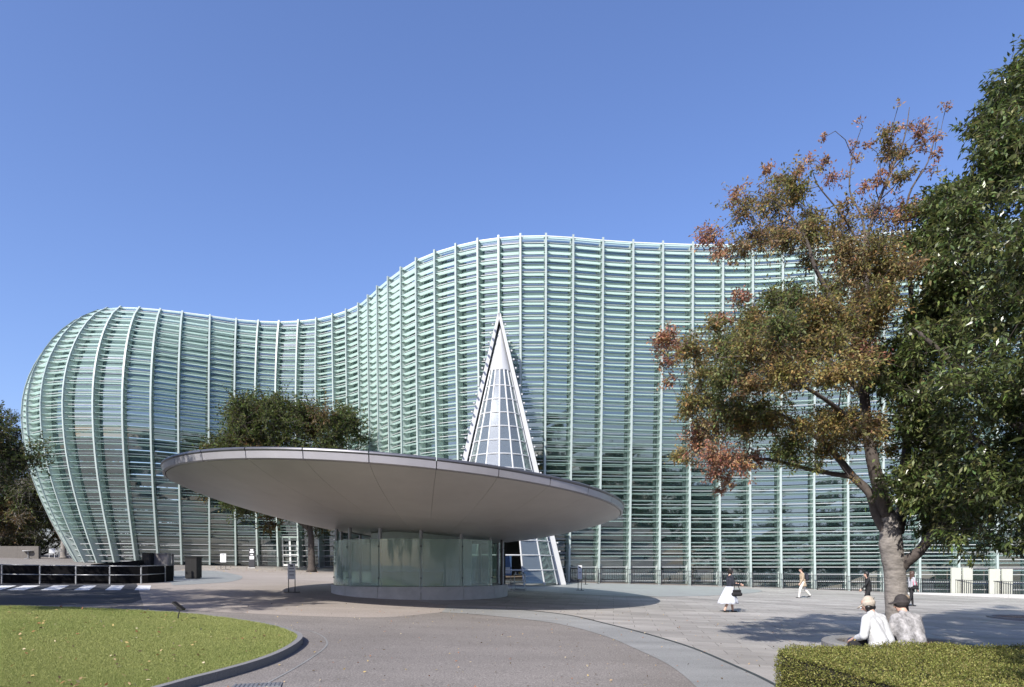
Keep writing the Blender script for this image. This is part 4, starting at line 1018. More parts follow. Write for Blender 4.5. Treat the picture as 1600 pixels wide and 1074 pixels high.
# ---- hedge
hp_ = [(3.72, 9.0), (3.80, 8.4), (4.05, 6.8), (4.2, 4.2), (13, 4.2), (13, 10.35), (8.1, 10.2), (5.9, 9.95), (5.0, 9.65), (4.1, 9.35)]
HZ = 0.80
hedge = empty('clipped_hedge', (6.0, 7.5, G(6.0, 7.5))); tag(hedge, 'clipped box hedge with small bright green leaves in front of the seated pair', 'hedge')
hinv = Matrix.Translation(-hedge.location)
core = MB(); hc = Vector((7.5, 7.3))
core.prism([tuple(hc + (Vector(p) - hc) * 0.985) for p in hp_], lambda x, y: G(x, y, 0.02), lambda x, y: G(x, y, HZ - 0.06))
o = core.build('stems', mat('hedge_inside', (0.018, 0.016, 0.010), 0.95, var=0.4, scale=20), hedge); o.matrix_parent_inverse = hinv; recalc(o)
rng = np.random.default_rng(77); P_, N_ = [], []
nh = 150000; X_ = rng.uniform(3.4, 10.2, nh); Y_ = rng.uniform(5.4, 10.4, nh); k_ = inside_np(hp_, X_, Y_) & (X_ / Y_ < 0.86); X_, Y_ = X_[k_], Y_[k_]
wav = 0.035 * np.sin(X_ * 2.3 + np.sin(Y_ * 1.9)) * np.sin(Y_ * 2.7 + 0.5) + 0.012 * np.sin(X_ * 9) * np.sin(Y_ * 8)
P_.append(np.stack([X_, Y_, GX * X_ + GY * Y_ + HZ + wav + rng.normal(0, 0.022, len(X_)) - 0.02], 1)); N_.append(np.tile([0, 0, 1.0], (len(X_), 1)))
for (ax, ay), (bx_, by_) in zip(hp_, hp_[1:] + hp_[:1]):
    if max(ax, bx_) > 9.6: continue
    ln = math.hypot(bx_ - ax, by_ - ay); m_ = int(ln * HZ * 5200); t_ = rng.random(m_); nx_, ny_ = (by_ - ay) / ln, -(bx_ - ax) / ln
    cxm = np.array([7.0, 7.3]); 
    if (ax - cxm[0]) * nx_ + (ay - cxm[1]) * ny_ < 0: nx_, ny_ = -nx_, -ny_
    zz_ = rng.random(m_); x_ = ax + (bx_ - ax) * t_; y_ = ay + (by_ - ay) * t_; ins = -0.06 * (zz_ > .9) + rng.normal(0, .022, m_)
    P_.append(np.stack([x_ + nx_ * ins, y_ + ny_ * ins, GX * x_ + GY * y_ + 0.04 + zz_ * (HZ - .05)], 1)); N_.append(np.tile([nx_, ny_, 0.5], (m_, 1)))
P_ = np.vstack(P_); N_ = np.vstack(N_); nl = len(P_)
hcol = np.array([(0.23, 0.25, 0.06), (0.30, 0.31, 0.085), (0.17, 0.20, 0.05), (0.37, 0.36, 0.12), (0.25, 0.215, 0.075)])[rng.integers(0, 5, nl)] * rng.uniform(.6, 1.3, (nl, 1))
V, Q, Tt = leaf_arrays(P_, N_ * 0.8 + rng.normal(0, .6, (nl, 3)), 0.026, 0.017, hcol, 0.0, rng)
o = fastmesh('foliage', V, Q, M['leaf'], Tt, hedge); o.matrix_parent_inverse = hinv; o['kind'] = 'stuff'
b_ = MB(); hk = [(3.58, 9.1), (3.67, 8.4), (3.93, 6.8), (4.07, 4.2), (3.92, 4.2), (3.78, 6.78), (3.52, 8.38), (3.43, 9.1)]
b_.prism(hk, lambda x, y: G(x, y, -.05), lambda x, y: G(x, y, 0.09)); o = b_.build('edging_stone', M['kerb'], hedge); o.matrix_parent_inverse = hinv; recalc(o)

# ---- fallen leaves, lying on lawn, asphalt, soil and paving
rng = np.random.default_rng(5); pts = []
for _ in range(320):
    y = 8.2 + 11 * rng.random() ** 1.3; x = rng.uniform(-.79, -.26) * y
    if inside(lawn_poly, x, y): pts.append((x, y, lawn_z(x, y) + 0.03, 0.07))
for _ in range(620):
    y = 9 + 14 * rng.random(); x = rng.uniform(-.45, .45) * y
    if not inside(lawn_poly, x, y): pts.append((x, y, G(x, y, 0.016), 0.05))
for _ in range(220):
    a = rng.uniform(0, 6.28); r = rng.uniform(0.3, 1.0); x = TREE_PIT.x + r * math.cos(a); y = TREE_PIT.y + r * math.sin(a); pts.append((x, y, G(*TREE_PIT) + RH - 0.06, 0.06))
for _ in range(170):
    x = rng.uniform(-24, -14); y = rng.uniform(44, 53); pts.append((x, y, G(x, y, 0.016), 0.11))
pts = np.array(pts); n = len(pts); th = rng.uniform(0, 6.28, n); dirs = np.stack([np.cos(th), np.sin(th), np.full(n, .15)], 1)
cc = np.array([(0.42, 0.30, 0.17), (0.34, 0.15, 0.07), (0.50, 0.42, 0.28), (0.10, 0.07, 0.04), (0.45, 0.34, 0.14)])[rng.integers(0, 5, n)]
V, Q, Tt = leaf_arrays(pts[:, :3], dirs, 1.0, 0.55, cc, 0.0, rng, 0.12)
sc = np.repeat(pts[:, 3], 4)[:, None]; c0 = np.repeat(pts[:, :3], 4, 0); V = c0 + (V - c0) * sc
V[:, 2] = np.maximum(V[:, 2], c0[:, 2] - 0.004)
tag(fastmesh('fallen_leaves', V, Q, M['dead_leaf'], Tt), 'dry brown and cream fallen leaves scattered over lawn and asphalt', 'leaves', kind='stuff')
# ================================================================== STREET FURNITURE
def P(mb, name, m, root, smooth=False):
    o = mb.build(name, m, root, smooth); return o
def sign_stand(px, py, hpx, wpx, label, dark_panel=False, marks=3, z_panel=0.45, name='sign_stand', face=0.0):
    g = gpt(px, py); s = g.y / F; hgt = hpx * s; w = wpx * s
    r = empty(name, g, face, label, 'sign', 'free-standing signs on the plaza')
    b = MB(); b.box(-w * .9, w * .9, -.16, .16, 0.005, .03); P(b, 'base', M['black'], r)
    for sx in (-1, 1):
        b = MB(); b.box(sx * w * .42 - .014, sx * w * .42 + .014, -.014, .014, .03, hgt); P(b, 'leg', M['black'], r)
    b = MB(); b.box(-w / 2, w / 2, -.035, -.015, hgt * z_panel, hgt * .985); pn = P(b, 'panel', M['dark_metal'] if dark_panel else M['sign_white'], r)
    ink = M['ink_white'] if dark_panel else M['ink']; rr_ = random.Random(int(px))
    for k in range(marks):                                       # print too small to read in the photograph: a pictogram block and lines
        zc = hgt * (0.93 - 0.43 * k / max(1, marks)); ww = w * (0.20 if k == 0 else rr_.uniform(.22, .36))
        b = MB(); b.box(-ww, ww, -.039, -.0352, zc - (0.05 if k == 0 else 0.022) * hgt, zc); o = P(b, 'print', ink, pn)
    return r
sign_stand(456, 926, 46, 12, 'white notice stand on black legs left of the glass drum', marks=4)
sign_stand(527, 913, 42, 9, 'white notice stand against the left edge of the glass drum', marks=2)
sign_stand(906, 923, 40, 6.5, 'narrow pale notice stand on the shaded paving right of the cone', marks=2)
sign_stand(349, 890, 25, 9, 'small grey notice stand near the facade bays left of the tree', marks=1)
# dark totem with white writing
g = gpt(394, 888); r = empty('information_totem', g, 0, 'dark upright totem with white print beside the facade mullions', 'sign')
b = MB(); b.box(-.30, .30, -.12, .12, 0, .06); P(b, 'base', M['concrete'], r)
b = MB(); b.box(-.24, .24, -.08, .08, .064, 1.62); pn = P(b, 'panel', M['dark_metal'], r)
for x0, x1, z0, z1 in ((-.12, .12, 1.42, 1.54), (-.17, .17, 1.25, 1.36), (-.10, .10, 1.05, 1.14), (-.18, .18, .72, .98)):
    b = MB(); b.box(x0, x1, -.084, -.0802, z0, z1); P(b, 'print', M['ink_white'], pn)
# tall slim sign by the drum door
g = gpt(779, 926); r = empty('poster_stand', g, 0, 'slim black poster stand beside the drum doorway', 'sign', 'free-standing signs on the plaza')
b = MB(); b.box(-.32, .32, -.2, .2, 0.005, .035); P(b, 'base', M['black'], r)
b = MB(); b.box(-.02, .02, -.02, .02, .035, 1.15); P(b, 'post', M['black'], r)
b = MB(); b.box(.0, .20, -.05, -.03, .55, 1.15); pn = P(b, 'panel', M['dark_metal'], r)
for k in range(4):
    b = MB(); b.box(.05, .15, -.054, -.0502, .62 + k * .13, .69 + k * .13); P(b, 'print', M['ink_white'], pn)
# brochure trolley near the cone door
g = gpt(812, 922); r = empty('brochure_cart', g, 0, 'white metal brochure cart between glass drum and cone', 'cart')
for x in (-.28, .28):
    for y in (-.2, .2):
        b = MB(); b.box(x - .02, x + .02, y - .02, y + .02, 0.0, .82); P(b, 'leg', M['steel_white'], r)
for z in (.08, .42, .80):
    b = MB(); b.box(-.32, .32, -.24, .24, z, z + .03); P(b, 'shelf', M['steel_white'], r)
for k in range(5):
    b = MB(); b.box(-.25 + k * .1, -.18 + k * .1, -.15, .1, .834, .93 + .02 * (k % 2)); P(b, 'brochure', [M['sign_white'], M['ink'], M['ochre'], M['cream'], M['grey_box']][k], r)
# bright poster screen behind the cone doorway
r = empty('poster_board', (CX + 0.35, CY - 1.6, CB + 0.03), 0, 'white and blue poster board standing inside the cone doorway', 'sign')
b = MB(); b.box(-.42, .42, -.03, .03, .5, 1.75); P(b, 'board', mat('poster_blue', (0.10, 0.17, 0.32), .5), r)
b = MB(); b.box(-.34, .34, -.04, -.032, .62, 1.0); P(b, 'print', M['sign_white'], r)
for x in (-.38, .38):
    b = MB(); b.box(x - .02, x + .02, -.02, .02, 0, .5); P(b, 'leg', M['grey_metal'], r)
# posts of the rope barrier by the facade
for px, py in ((915, 914), (934.5, 913)):
    g = gpt(px, py); r = empty('barrier_post', g, 0, 'thin black barrier post in front of the facade fence', 'barrier', 'barrier posts by the fence')
    b = MB(); b.cyl((0, 0), .15, 0.004, .03, 16); P(b, 'base', M['black'], r, True)
    b = MB(); b.cyl((0, 0), .025, .03, .95, 8); P(b, 'post', M['black'], r, True)

# ---- railing along the sunken ramp at the left, black block for the deeply shaded hedge behind it
posts = [gpt(x, y) for x, y in ((-70, 912.5), (3, 912.7), (62.5, 913), (118.7, 913.2), (171.5, 913.2), (220.5, 912.6), (258, 909.5))]
r = empty('ramp_railing', posts[0], 0, 'two rail grey metal railing above the crosswalk bars', 'railing'); inv = Matrix.Translation(-posts[0])
for p in posts:
    b = MB(); b.bar(p + Vector((0, 0, -.05)), p + Vector((0, 0, .86)), .05, .05, (0, 1, 0)); o = P(b, 'post', M['grey_metal'], r); o.matrix_parent_inverse = inv
for a, c in zip(posts, posts[1:]):
    for z in (.42, .83):
        b = MB(); b.tube([a + Vector((0, -.03, z)), c + Vector((0, -.03, z))], .022, 8); o = P(b, 'rail', M['grey_metal'], r, True); o.matrix_parent_inverse = inv
r = empty('ramp_shade_block', posts[3] + Vector((0, .5, 0)), 0, 'low black block standing for the deeply shaded hedge behind the ramp railing', 'wall'); inv = Matrix.Translation(-r.location)
wp = [p + Vector((0, .55, 0)) for p in posts]
for a, c in zip(wp, wp[1:]):
    d = (c - a).normalized() * .004; b = MB(); b.prism([((a + d).x, a.y), ((c - d).x, c.y), ((c - d).x, c.y + .25), ((a + d).x, a.y + .25)], lambda x, y: G(x, y, -.1), lambda x, y: G(x, y, .80))
    o = P(b, 'wall_panel', M['shade_black'], r); o.matrix_parent_inverse = inv; recalc(o)
b = MB(); q = [at(150, 882, 34.0), at(222, 876, 34.0)]
b.hexa([(q[0].x, 33.6, .4), (q[1].x, 33.6, .4), (q[1].x, 34.2, .4), (q[0].x, 34.2, .4), (q[0].x, 33.6, q[0].z), (q[1].x, 33.6, q[1].z), (q[1].x, 34.2, q[1].z), (q[0].x, 34.2, q[0].z)])
o = P(b, 'sloping_shade_wedge', M['shade_black'], r); o.matrix_parent_inverse = inv  # wedge of the same painted shade
# cabinets, post and brown box at the end of the ramp
def cabinet(px0, px1, py0, py1, dep, m, label, name, cat, bevel=True):
    pm = gpt((px0 + px1) / 2, py1); s = pm.y / F; w = (px1 - px0) / 2 * s; h = (py1 - py0) * s
    r = empty(name, pm, 0, label, cat); b = MB(); b.box(-w, w, 0, dep, 0.06, h - .03); o = P(b, 'body', m, r)
    b = MB(); b.box(-w - .03, w + .03, -.03, dep + .03, h - .027, h); P(b, 'lid', m, r)
    b = MB(); b.box(-w + .04, w - .04, .04, dep - .04, -.02, .058); P(b, 'plinth', M['black'], r)
    b = MB(); b.box(-.005, .005, -.004, .0, .1, h - .08); P(b, 'door_seam', M['black'], r)
    return r
cabinet(237, 263, 865, 903, .6, M['grey_box'], 'grey metal cabinet behind the end of the ramp railing', 'utility_cabinet', 'cabinet')
cabinet(222, 235, 864, 903, .5, M['brown_box'], 'narrow dark cabinet beside the grey metal cabinet', 'utility_cabinet', 'cabinet')
cabinet(289, 307, 871, 905, .6, M['brown_box'], 'dark brown box planter at the end of the ramp', 'planter_box', 'planter')
g = gpt(269, 906); r = empty('dark_post', g, 0, 'round black post between grey cabinet and brown planter box', 'post')
b = MB(); b.cyl((0, 0), .055, 0, 1.3, 12); P(b, 'shaft', M['black'], r, True); b = MB(); b.cyl((0, 0), .075, 1.304, 1.36, 12, .04); P(b, 'cap', M['black'], r, True)
# beige terrace wall, white chairs and tables beyond the ramp
g = gpt(10, 872); r = empty('terrace_wall', g, 0, 'long beige garden wall in front of the dark trees', 'wall')
for k in range(6):
    b = MB(); b.box(-9 + k * 2.0 + .004, -7 + k * 2.0 - .004, 0, .3, -.2, 1.1); P(b, 'wall_panel', M['beige'], r)
def chair(px, py, rz, label):
    g = gpt(px, py); r = empty('terrace_chair', g, rz, label, 'chair', 'white chairs on the terrace')
    for x in (-.22, .22):
        for y in (-.22, .22):
            b = MB(); b.bar((x, y, 0), (x * .9, y * .9, .44), .035, .035, (0, 1, 0)); P(b, 'leg', M['sign_white'], r)
    b = MB(); b.box(-.25, .25, -.25, .25, .44, .48); P(b, 'seat', M['sign_white'], r)
    b = MB(); b.hexa([(-.25, .21, .484), (.25, .21, .484), (.25, .25, .484), (-.25, .25, .484), (-.24, .29, .95), (.24, .29, .95), (.24, .33, .95), (-.24, .33, .95)]); P(b, 'backrest', M['sign_white'], r)
chair(81, 872, .6, 'white terrace chair left of the pale tree trunk'); chair(104, 872, -.9, 'white terrace chair right of the pale tree trunk')
def table(px, py, label):
    g = gpt(px, py); r = empty('terrace_table', g, 0, label, 'table', 'terrace tables')
    b = MB(); b.cyl((0, 0), .32, .0, .03, 16); P(b, 'base', M['grey_metal'], r); b = MB(); b.cyl((0, 0), .035, .03, .70, 8); P(b, 'leg', M['grey_metal'], r); b = MB(); b.cyl((0, 0), .45, .70, .73, 20); P(b, 'table_top', M['sign_white'], r)
table(44, 873, 'round white terrace table beside the beige wall'); table(92, 873, 'round white terrace table between the two white chairs')
# small garden spotlight on a spike in the lawn
pz = gpt(277, 966, .2); g = Vector((pz.x, pz.y, lawn_z(pz.x, pz.y))); r = empty('garden_spotlight', g, 0, 'small black tilted spotlight on a spike at the back of the lawn', 'light')
b = MB(); b.bar((0, 0, -.03), (.08, 0, .30), .022, .022, (0, 1, 0)); P(b, 'spike', M['black'], r)
b = MB(); b.hexa([(-.10, -.09, .40), (.14, -.09, .22), (.14, .09, .22), (-.10, .09, .40), (-.08, -.09, .43), (.16, -.09, .25), (.16, .09, .25), (-.08, .09, .43)]); P(b, 'head', M['black'], r)
b = MB(); b.hexa([(-.02, -.02, .24), (.05, -.02, .24), (.05, .02, .24), (-.02, .02, .24), (0.0, -.02, .35), (.05, -.02, .31), (.05, .02, .31), (0, .02, .35)]); P(b, 'bracket', M['black'], r)
# drain grate at the foot of the kerb
gr = empty('drain_grate', gpt(402, 1071, .004), .25); tag(gr, 'pale metal drain grate beside the lawn kerb', 'grate')
b = MB(); b.box(-.34, .34, -.16, .16, -.02, .004); P(b, 'frame', M['grey_metal'], gr)
for k in range(11):
    b = MB(); b.box(-.31 + k * .06 - .016, -.31 + k * .06 + .016, -.14, .14, .0045, .012); P(b, 'bar', M['grey_metal'], gr)
# second planting pit at the far right
pc = gpt(1600, 968); r = empty('planting_pit', (pc.x, pc.y, pc.z), 0, 'low stone edged planting pit in the shade at the plaza edge', 'planter')
b = MB(); b.lathe([(1.15, 0.0), (1.15, .10), (1.0, .10), (1.0, .0)], 32); P(b, 'edging', M['kerb'], r)
b = MB(); b.lathe([(1.0, .05), (.5, .09), (.02, .10)], 24); P(b, 'soil', M['soil'], r, True)

# ================================================================== PEOPLE
SK = mat('skin', (0.52, 0.33, 0.25), .55, var=.05); HAIR = mat('black_hair', (0.012, 0.010, 0.010), .45, var=.3, scale=40)
HAIRB = mat('brown_hair', (0.06, 0.03, 0.02), .5, var=.3, scale=40)
def cloth(name, c, var=.08, bump=.7): return mat(name, c, .85, var=var, scale=11, bump=bump, bscale=13)
NAVY = cloth('navy_knit', (0.018, 0.021, 0.032)); WHITEC = cloth('white_cotton', (0.47, 0.48, 0.49)); PALEB = cloth('pale_skirt', (0.47, 0.49, 0.54)); BEIGEC = cloth('beige_coat', (0.36, 0.28, 0.19)); CREAMC = cloth('cream_trousers', (0.66, 0.63, 0.57))
BLK = cloth('black_cloth', (0.010, 0.010, 0.011)); GREYC = cloth('mottled_grey_denim', (0.27, 0.265, 0.27), .6); LIPS = mat('lips', (0.30, 0.12, 0.10), .5); EYE = mat('eye_dark', (0.02, 0.015, 0.012), .3)
SHOE = mat('black_shoe', (0.015, 0.014, 0.014), .4); SHOEW = mat('white_shoe', (0.6, 0.6, 0.62), .6); CAPM = cloth('cream_cap', (0.40, 0.35, 0.29)); CAPD = cloth('dark_cap', (0.035, 0.03, 0.03)); DENIM = cloth('dark_denim', (0.03, 0.035, 0.07)); JKT = cloth('light_grey_top', (0.35, 0.36, 0.38)); PINK = cloth('pink_strap', (0.6, 0.12, 0.2)); FUR = cloth('brown_pompom', (0.22, 0.17, 0.12), .3)
def caps(prims, name, mats, parent, voxel=0.011, smooth_it=4):
    """prims: (p0, p1, r0, r1, material index); fused into one continuous surface"""
    bm = bmesh.new()
    for p0, p1, r0, r1, _ in prims:
        p0 = Vector(p0); p1 = Vector(p1); d = p1 - p0; L = d.length
        q = Vector((0, 0, 1)).rotation_difference(d.normalized()) if L > 1e-5 else Quaternion()
        n = 14; rows = []
        ks = [(-math.pi / 2 + math.pi / 2 * k / 4, 0) for k in range(5)] + [(math.pi / 2 * k / 4, 1) for k in range(5)]
        for el, e in ks:
            r = r1 if e else r0; c = L if e else 0.0
            rows.append([bm.verts.new(p0 + q @ Vector((r * math.cos(el) * math.cos(2 * math.pi * j / n), r * math.cos(el) * math.sin(2 * math.pi * j / n), c + r * math.sin(el)))) for j in range(n)])
        for a, c in zip(rows, rows[1:]):
            for j in range(n):
                j2 = (j + 1) % n
                try: bm.faces.new((a[j], a[j2], c[j2], c[j]))
                except ValueError: pass
    bmesh.ops.remove_doubles(bm, verts=bm.verts, dist=1e-5)
    me = bpy.data.meshes.new(name); bm.to_mesh(me); bm.free()
    o = bpy.data.objects.new(name, me); COL.objects.link(o)
    m1 = o.modifiers.new('remesh', 'REMESH'); m1.mode = 'VOXEL'; m1.voxel_size = voxel
    m2 = o.modifiers.new('smooth', 'SMOOTH'); m2.factor = .5; m2.iterations = smooth_it
    dg = bpy.context.evaluated_depsgraph_get(); ev = bpy.data.meshes.new_from_object(o.evaluated_get(dg)); o.modifiers.clear()
    o.data = ev; ev.name = name; bpy.data.meshes.remove(me)
    nf = len(ev.polygons); ce = np.zeros(nf * 3, np.float32); ev.polygons.foreach_get('center', ce); ce = ce.reshape(-1, 3)
    best = np.full(nf, 1e9); mi = np.zeros(nf, np.int32)
    for p0, p1, r0, r1, m in prims:
        a = np.array(p0, float); d = np.array(p1, float) - a; LL = max(1e-9, d @ d); t = np.clip(((ce - a) @ d) / LL, 0, 1)
        ds = np.linalg.norm(ce - a - t[:, None] * d, axis=1) - (r0 + (r1 - r0) * t); k = ds < best; best[k] = ds[k]; mi[k] = m
    ev.materials.clear()
    for m in mats: ev.materials.append(m)
    ev.polygons.foreach_set('material_index', mi); ev.polygons.foreach_set('use_smooth', np.ones(nf, bool)); ev.update()
    o.parent = parent
    return o
def hand(prims, w, fwd, out, m, s=1.0, curl=.5):
    """palm and five fingers from wrist w; fwd along the forearm, out = side of the thumb"""
    w = Vector(w); f = Vector(fwd).normalized(); o = Vector(out); o = (o - f * o.dot(f)).normalized(); dn = f.cross(o)
    for t in (-.028, -.008, .012, .028): prims.append((w + o * t * .6 * s, w + f * .075 * s + o * t * s, .017 * s, .014 * s, m))
    for k, L in enumerate((.062, .074, .078, .068)):
        b0 = w + f * .078 * s + o * (-.030 + .020 * k) * s; kn = b0 + (f * (1 - curl * .5) + dn * curl * .6).normalized() * L * .55 * s; tp = kn + (f * (1 - curl) + dn * curl * 1.2).normalized() * L * .5 * s
        prims.append((b0, kn, .0095 * s, .0088 * s, m)); prims.append((kn, tp, .0088 * s, .0075 * s, m))
    b0 = w + f * .025 * s + o * .026 * s; kn = b0 + (o * .8 + f * .7).normalized() * .040 * s; prims.append((b0, kn, .0125 * s, .0105 * s, m)); prims.append((kn, kn + (f + o * .15 + dn * .3).normalized() * .032 * s, .0105 * s, .0085 * s, m))
def head_prims(pr, c, f, s, skin, eye, lip):
    """c head centre, f facing direction (unit)"""
    c = Vector(c); f = Vector(f).normalized(); u = Vector((0, 0, 1)); u = (u - f * u.dot(f)).normalized(); r = f.cross(u)
    pr.append((c + u * .035 * s - f * .012 * s, c + u * .03 * s - f * .012 * s, .092 * s, .092 * s, skin)); pr.append((c + f * .018 * s + u * .0 * s, c + f * .035 * s - u * .075 * s, .072 * s, .046 * s, skin))
    pr.append((c + f * .09 * s + u * .008 * s, c + f * .108 * s - u * .022 * s, .011 * s, .015 * s, skin))
    for e in (-1, 1):
        pr.append((c + f * .084 * s + r * e * .033 * s + u * .012 * s, c + f * .085 * s + r * e * .036 * s + u * .012 * s, .010 * s, .010 * s, eye)); pr.append((c + r * e * .080 * s - u * .012 * s - f * .005 * s, c + r * e * .083 * s + u * .018 * s - f * .012 * s, .016 * s, .018 * s, skin))
    pr.append((c + f * .082 * s - r * .018 * s - u * .052 * s, c + f * .082 * s + r * .018 * s - u * .052 * s, .008 * s, .008 * s, lip))
def rotx(v, ang): return Vector((v[0] * math.cos(ang) + v[2] * math.sin(ang), v[1], -v[0] * math.sin(ang) + v[2] * math.cos(ang)))
def limb(a, L, ang, side=0.0):      # hanging limb: ang forward from straight down, in the x-z plane
    return Vector(a) + Vector((math.sin(ang) * L, side, -math.cos(ang) * L))
def walker(px, py, height, heading, label, top, bottom, legs, shoe, skinless_arm=True, th=(.35, -.3), sh=(.15, -.75), arms=((.3, .25), (-.35, .1)), lean=.05, sleeve_to=1.0, loose=1.0, hairf=None, extras=None, shin_skin=None, name='person'):
    """figure facing local +x; th / sh thigh and shin angles of left and right leg; arms (upper, fore) angles"""
    mats = [SK, top, bottom, legs, shoe, EYE, LIPS]; s = height / 1.70; g = gpt(px, py)
    r = empty(name, g, heading, label, 'person')
    hip = Vector((0, 0, .90)); pr = []
    feet = []
    for k, e in enumerate((1, -1)):
        h0 = hip + Vector((0, e * .085, 0)); kn = limb(h0, .42, th[k]); an = limb(kn, .41, sh[k]); feet.append((h0, kn, an))
    dz = .075 - min(f[2].z for f in feet); mv = Vector((0, 0, dz))
    for h0, kn, an in feet:
        h0 = h0 + mv; kn = kn + mv; an = an + mv
        pr += [(h0, kn, .088 * loose, .060 * loose, 2), (kn, an, .058 * loose, .040 * (loose if legs is bottom else 1), 3)]
        lift = an.z > .12; to = Vector((.16, 0, -.045 if not lift else -.10)); pr += [(an + Vector((-.03, 0, -.035)), an + to, .036, .027, 4)]
    hip = hip + mv
    W_ = rotx((0, 0, .16), lean); C_ = rotx((0, 0, .36), lean); S_ = rotx((0, 0, .47), lean); N_ = rotx((.012, 0, .565), lean); H_ = rotx((.03, 0, .685), lean)
    pr += [(hip + Vector((0, .07, .02)), hip + Vector((0, -.07, .02)), .105, .105, 2), (hip + Vector((0, .05, .04)), hip + W_ + Vector((0, .045, 0)), .105, .098, 1), (hip + Vector((0, -.05, .04)), hip + W_ + Vector((0, -.045, 0)), .105, .098, 1),
           (hip + W_ + Vector((0, .05, 0)), hip + C_ + Vector((0, .075, 0)), .098, .105, 1), (hip + W_ + Vector((0, -.05, 0)), hip + C_ + Vector((0, -.075, 0)), .098, .105, 1), (hip + S_ + Vector((0, .13, 0)), hip + S_ + Vector((0, -.13, 0)), .062, .062, 1), (hip + S_, hip + N_ + Vector((0, 0, .03)), .058, .050, 0)]
    for k, e in enumerate((1, -1)):
        sh0 = hip + S_ + Vector((0, e * .165, -.01)); el = limb(sh0, .28, arms[k][0], e * .03); wr = limb(el, .25, arms[k][1], -e * .02)
        pr += [(sh0, el, .055, .045, 1), (el, lerp(el, wr, sleeve_to), .044, .034, 1), (el, wr, .036, .026, 0)]
        hand(pr, wr, wr - el, (1, 0, .2), 0)
    hc_ = hip + H_; head_prims(pr, hc_, (1, 0, -.06), 1.0, 0, 5, 6)
    o = caps(pr, 'body', mats, r); 
    if hairf: hairf(r, hc_)
    if extras: extras(r, hip, hc_)
    r.scale = (s, s, s)
    return r
def hair_short(m, bob=False):
    def f(r, c):
        pr = [(c + Vector((-.018, 0, .05)), c + Vector((-.01, 0, .052)), .104, .100, 0), (c + Vector((-.055, 0, -.01)), c + Vector((-.045, 0, -.06)), .075, .06, 0)]
        for e in (-1, 1):
            pr.append((c + Vector((-.02, e * .07, .03)), c + Vector((-.03, e * .075, -.09 if bob else -.02)), .045, .035 if bob else .025, 0))
        caps(pr, 'hair', [m], r, .011, 2)
    return f
def hair_long(m):
    def f(r, c):
        pr = [(c + Vector((-.018, 0, .05)), c + Vector((-.01, 0, .052)), .104, .100, 0), (c + Vector((-.06, 0, .0)), c + Vector((-.10, 0, -.32)), .085, .05, 0)]
        for e in (-1, 1): pr.append((c + Vector((-.03, e * .07, .03)), c + Vector((-.06, e * .08, -.24)), .045, .03, 0))
        caps(pr, 'hair', [m], r, .012, 2)
    return f
def skirt_mesh(r, hip, m, z0, z1, r0, rx1, ry1, name='skirt', lean=0.0):
    b = MB(); n = 48; k = 8
    for i in range(k + 1):
        t = i / k
        for j in range(n):
            a = 2 * math.pi * j / n; fl = 1 + .06 * t * math.sin(9 * a + 1) ; rx = r0 + (rx1 - r0) * t ** .85; ry = r0 * 1.15 + (ry1 - r0 * 1.15) * t ** .85
            b.v.append((lean * t + rx * math.cos(a) * fl, ry * math.sin(a) * fl, hip.z + z0 + (z1 - z0) * t + .012 * t * math.sin(5 * a)))
    for i in range(k):
        for j in range(n): b.f.append((i * n + j, i * n + (j + 1) % n, (i + 1) * n + (j + 1) % n, (i + 1) * n + j)); b.mi.append(0)
    o = b.build(name, m, r, True); md = o.modifiers.new('thickness', 'SOLIDIFY'); md.thickness = .008
    return o
# walking woman, dark top and full white skirt, looking at her phone
def ex_w(r, hip, hc_):
    skirt_mesh(r, hip, PALEB, .10, -.55, .13, .38, .34, lean=-.08)
walker(1140, 957, 1.66, math.radians(12), 'walking woman in navy top and full white skirt looking at her phone', NAVY, WHITEC, SK, SHOE, th=(.32, -.22), sh=(.12, -.42), arms=((.25, 1.55), (.2, 1.5)), lean=.03, hairf=hair_short(HAIR, True), extras=ex_w)
wr_ = bpy.data.objects['person']
g = gpt(1140, 957); fwd = Vector((math.cos(math.radians(12)), math.sin(math.radians(12)), 0)); side = Vector((fwd.y, -fwd.x, 0))
r = empty('handbag', g + side * .26 + fwd * .14 + Vector((0, 0, .62)), math.radians(12), 'black shoulder handbag hanging against the white skirt', 'handbag')
caps([((-.14, 0, 0.06), (.14, 0, 0.06), .075, .075, 0), ((-.12, 0, .18), (.12, 0, .18), .05, .05, 0)], 'bag_body', [BLK], r, .012, 2)
b = MB(); b.tube([(-.12, 0, .2), (-.08, .02, .45), (-.02, .05, .74), (.04, .03, .45), (.12, 0, .2)], .012, 6); P(b, 'strap', BLK, r, True)
r = empty('mobile_phone', g + fwd * .40 + Vector((0, 0, 1.02)), math.radians(12), 'small phone held by the woman in the white skirt', 'phone')
b = MB(); b.hexa([(-.05, -.035, 0), (.05, -.035, .05), (.05, .035, .05), (-.05, .035, 0), (-.055, -.035, .01), (.045, -.035, .06), (.045, .035, .06), (-.055, .035, .01)]); P(b, 'case', BLK, r)
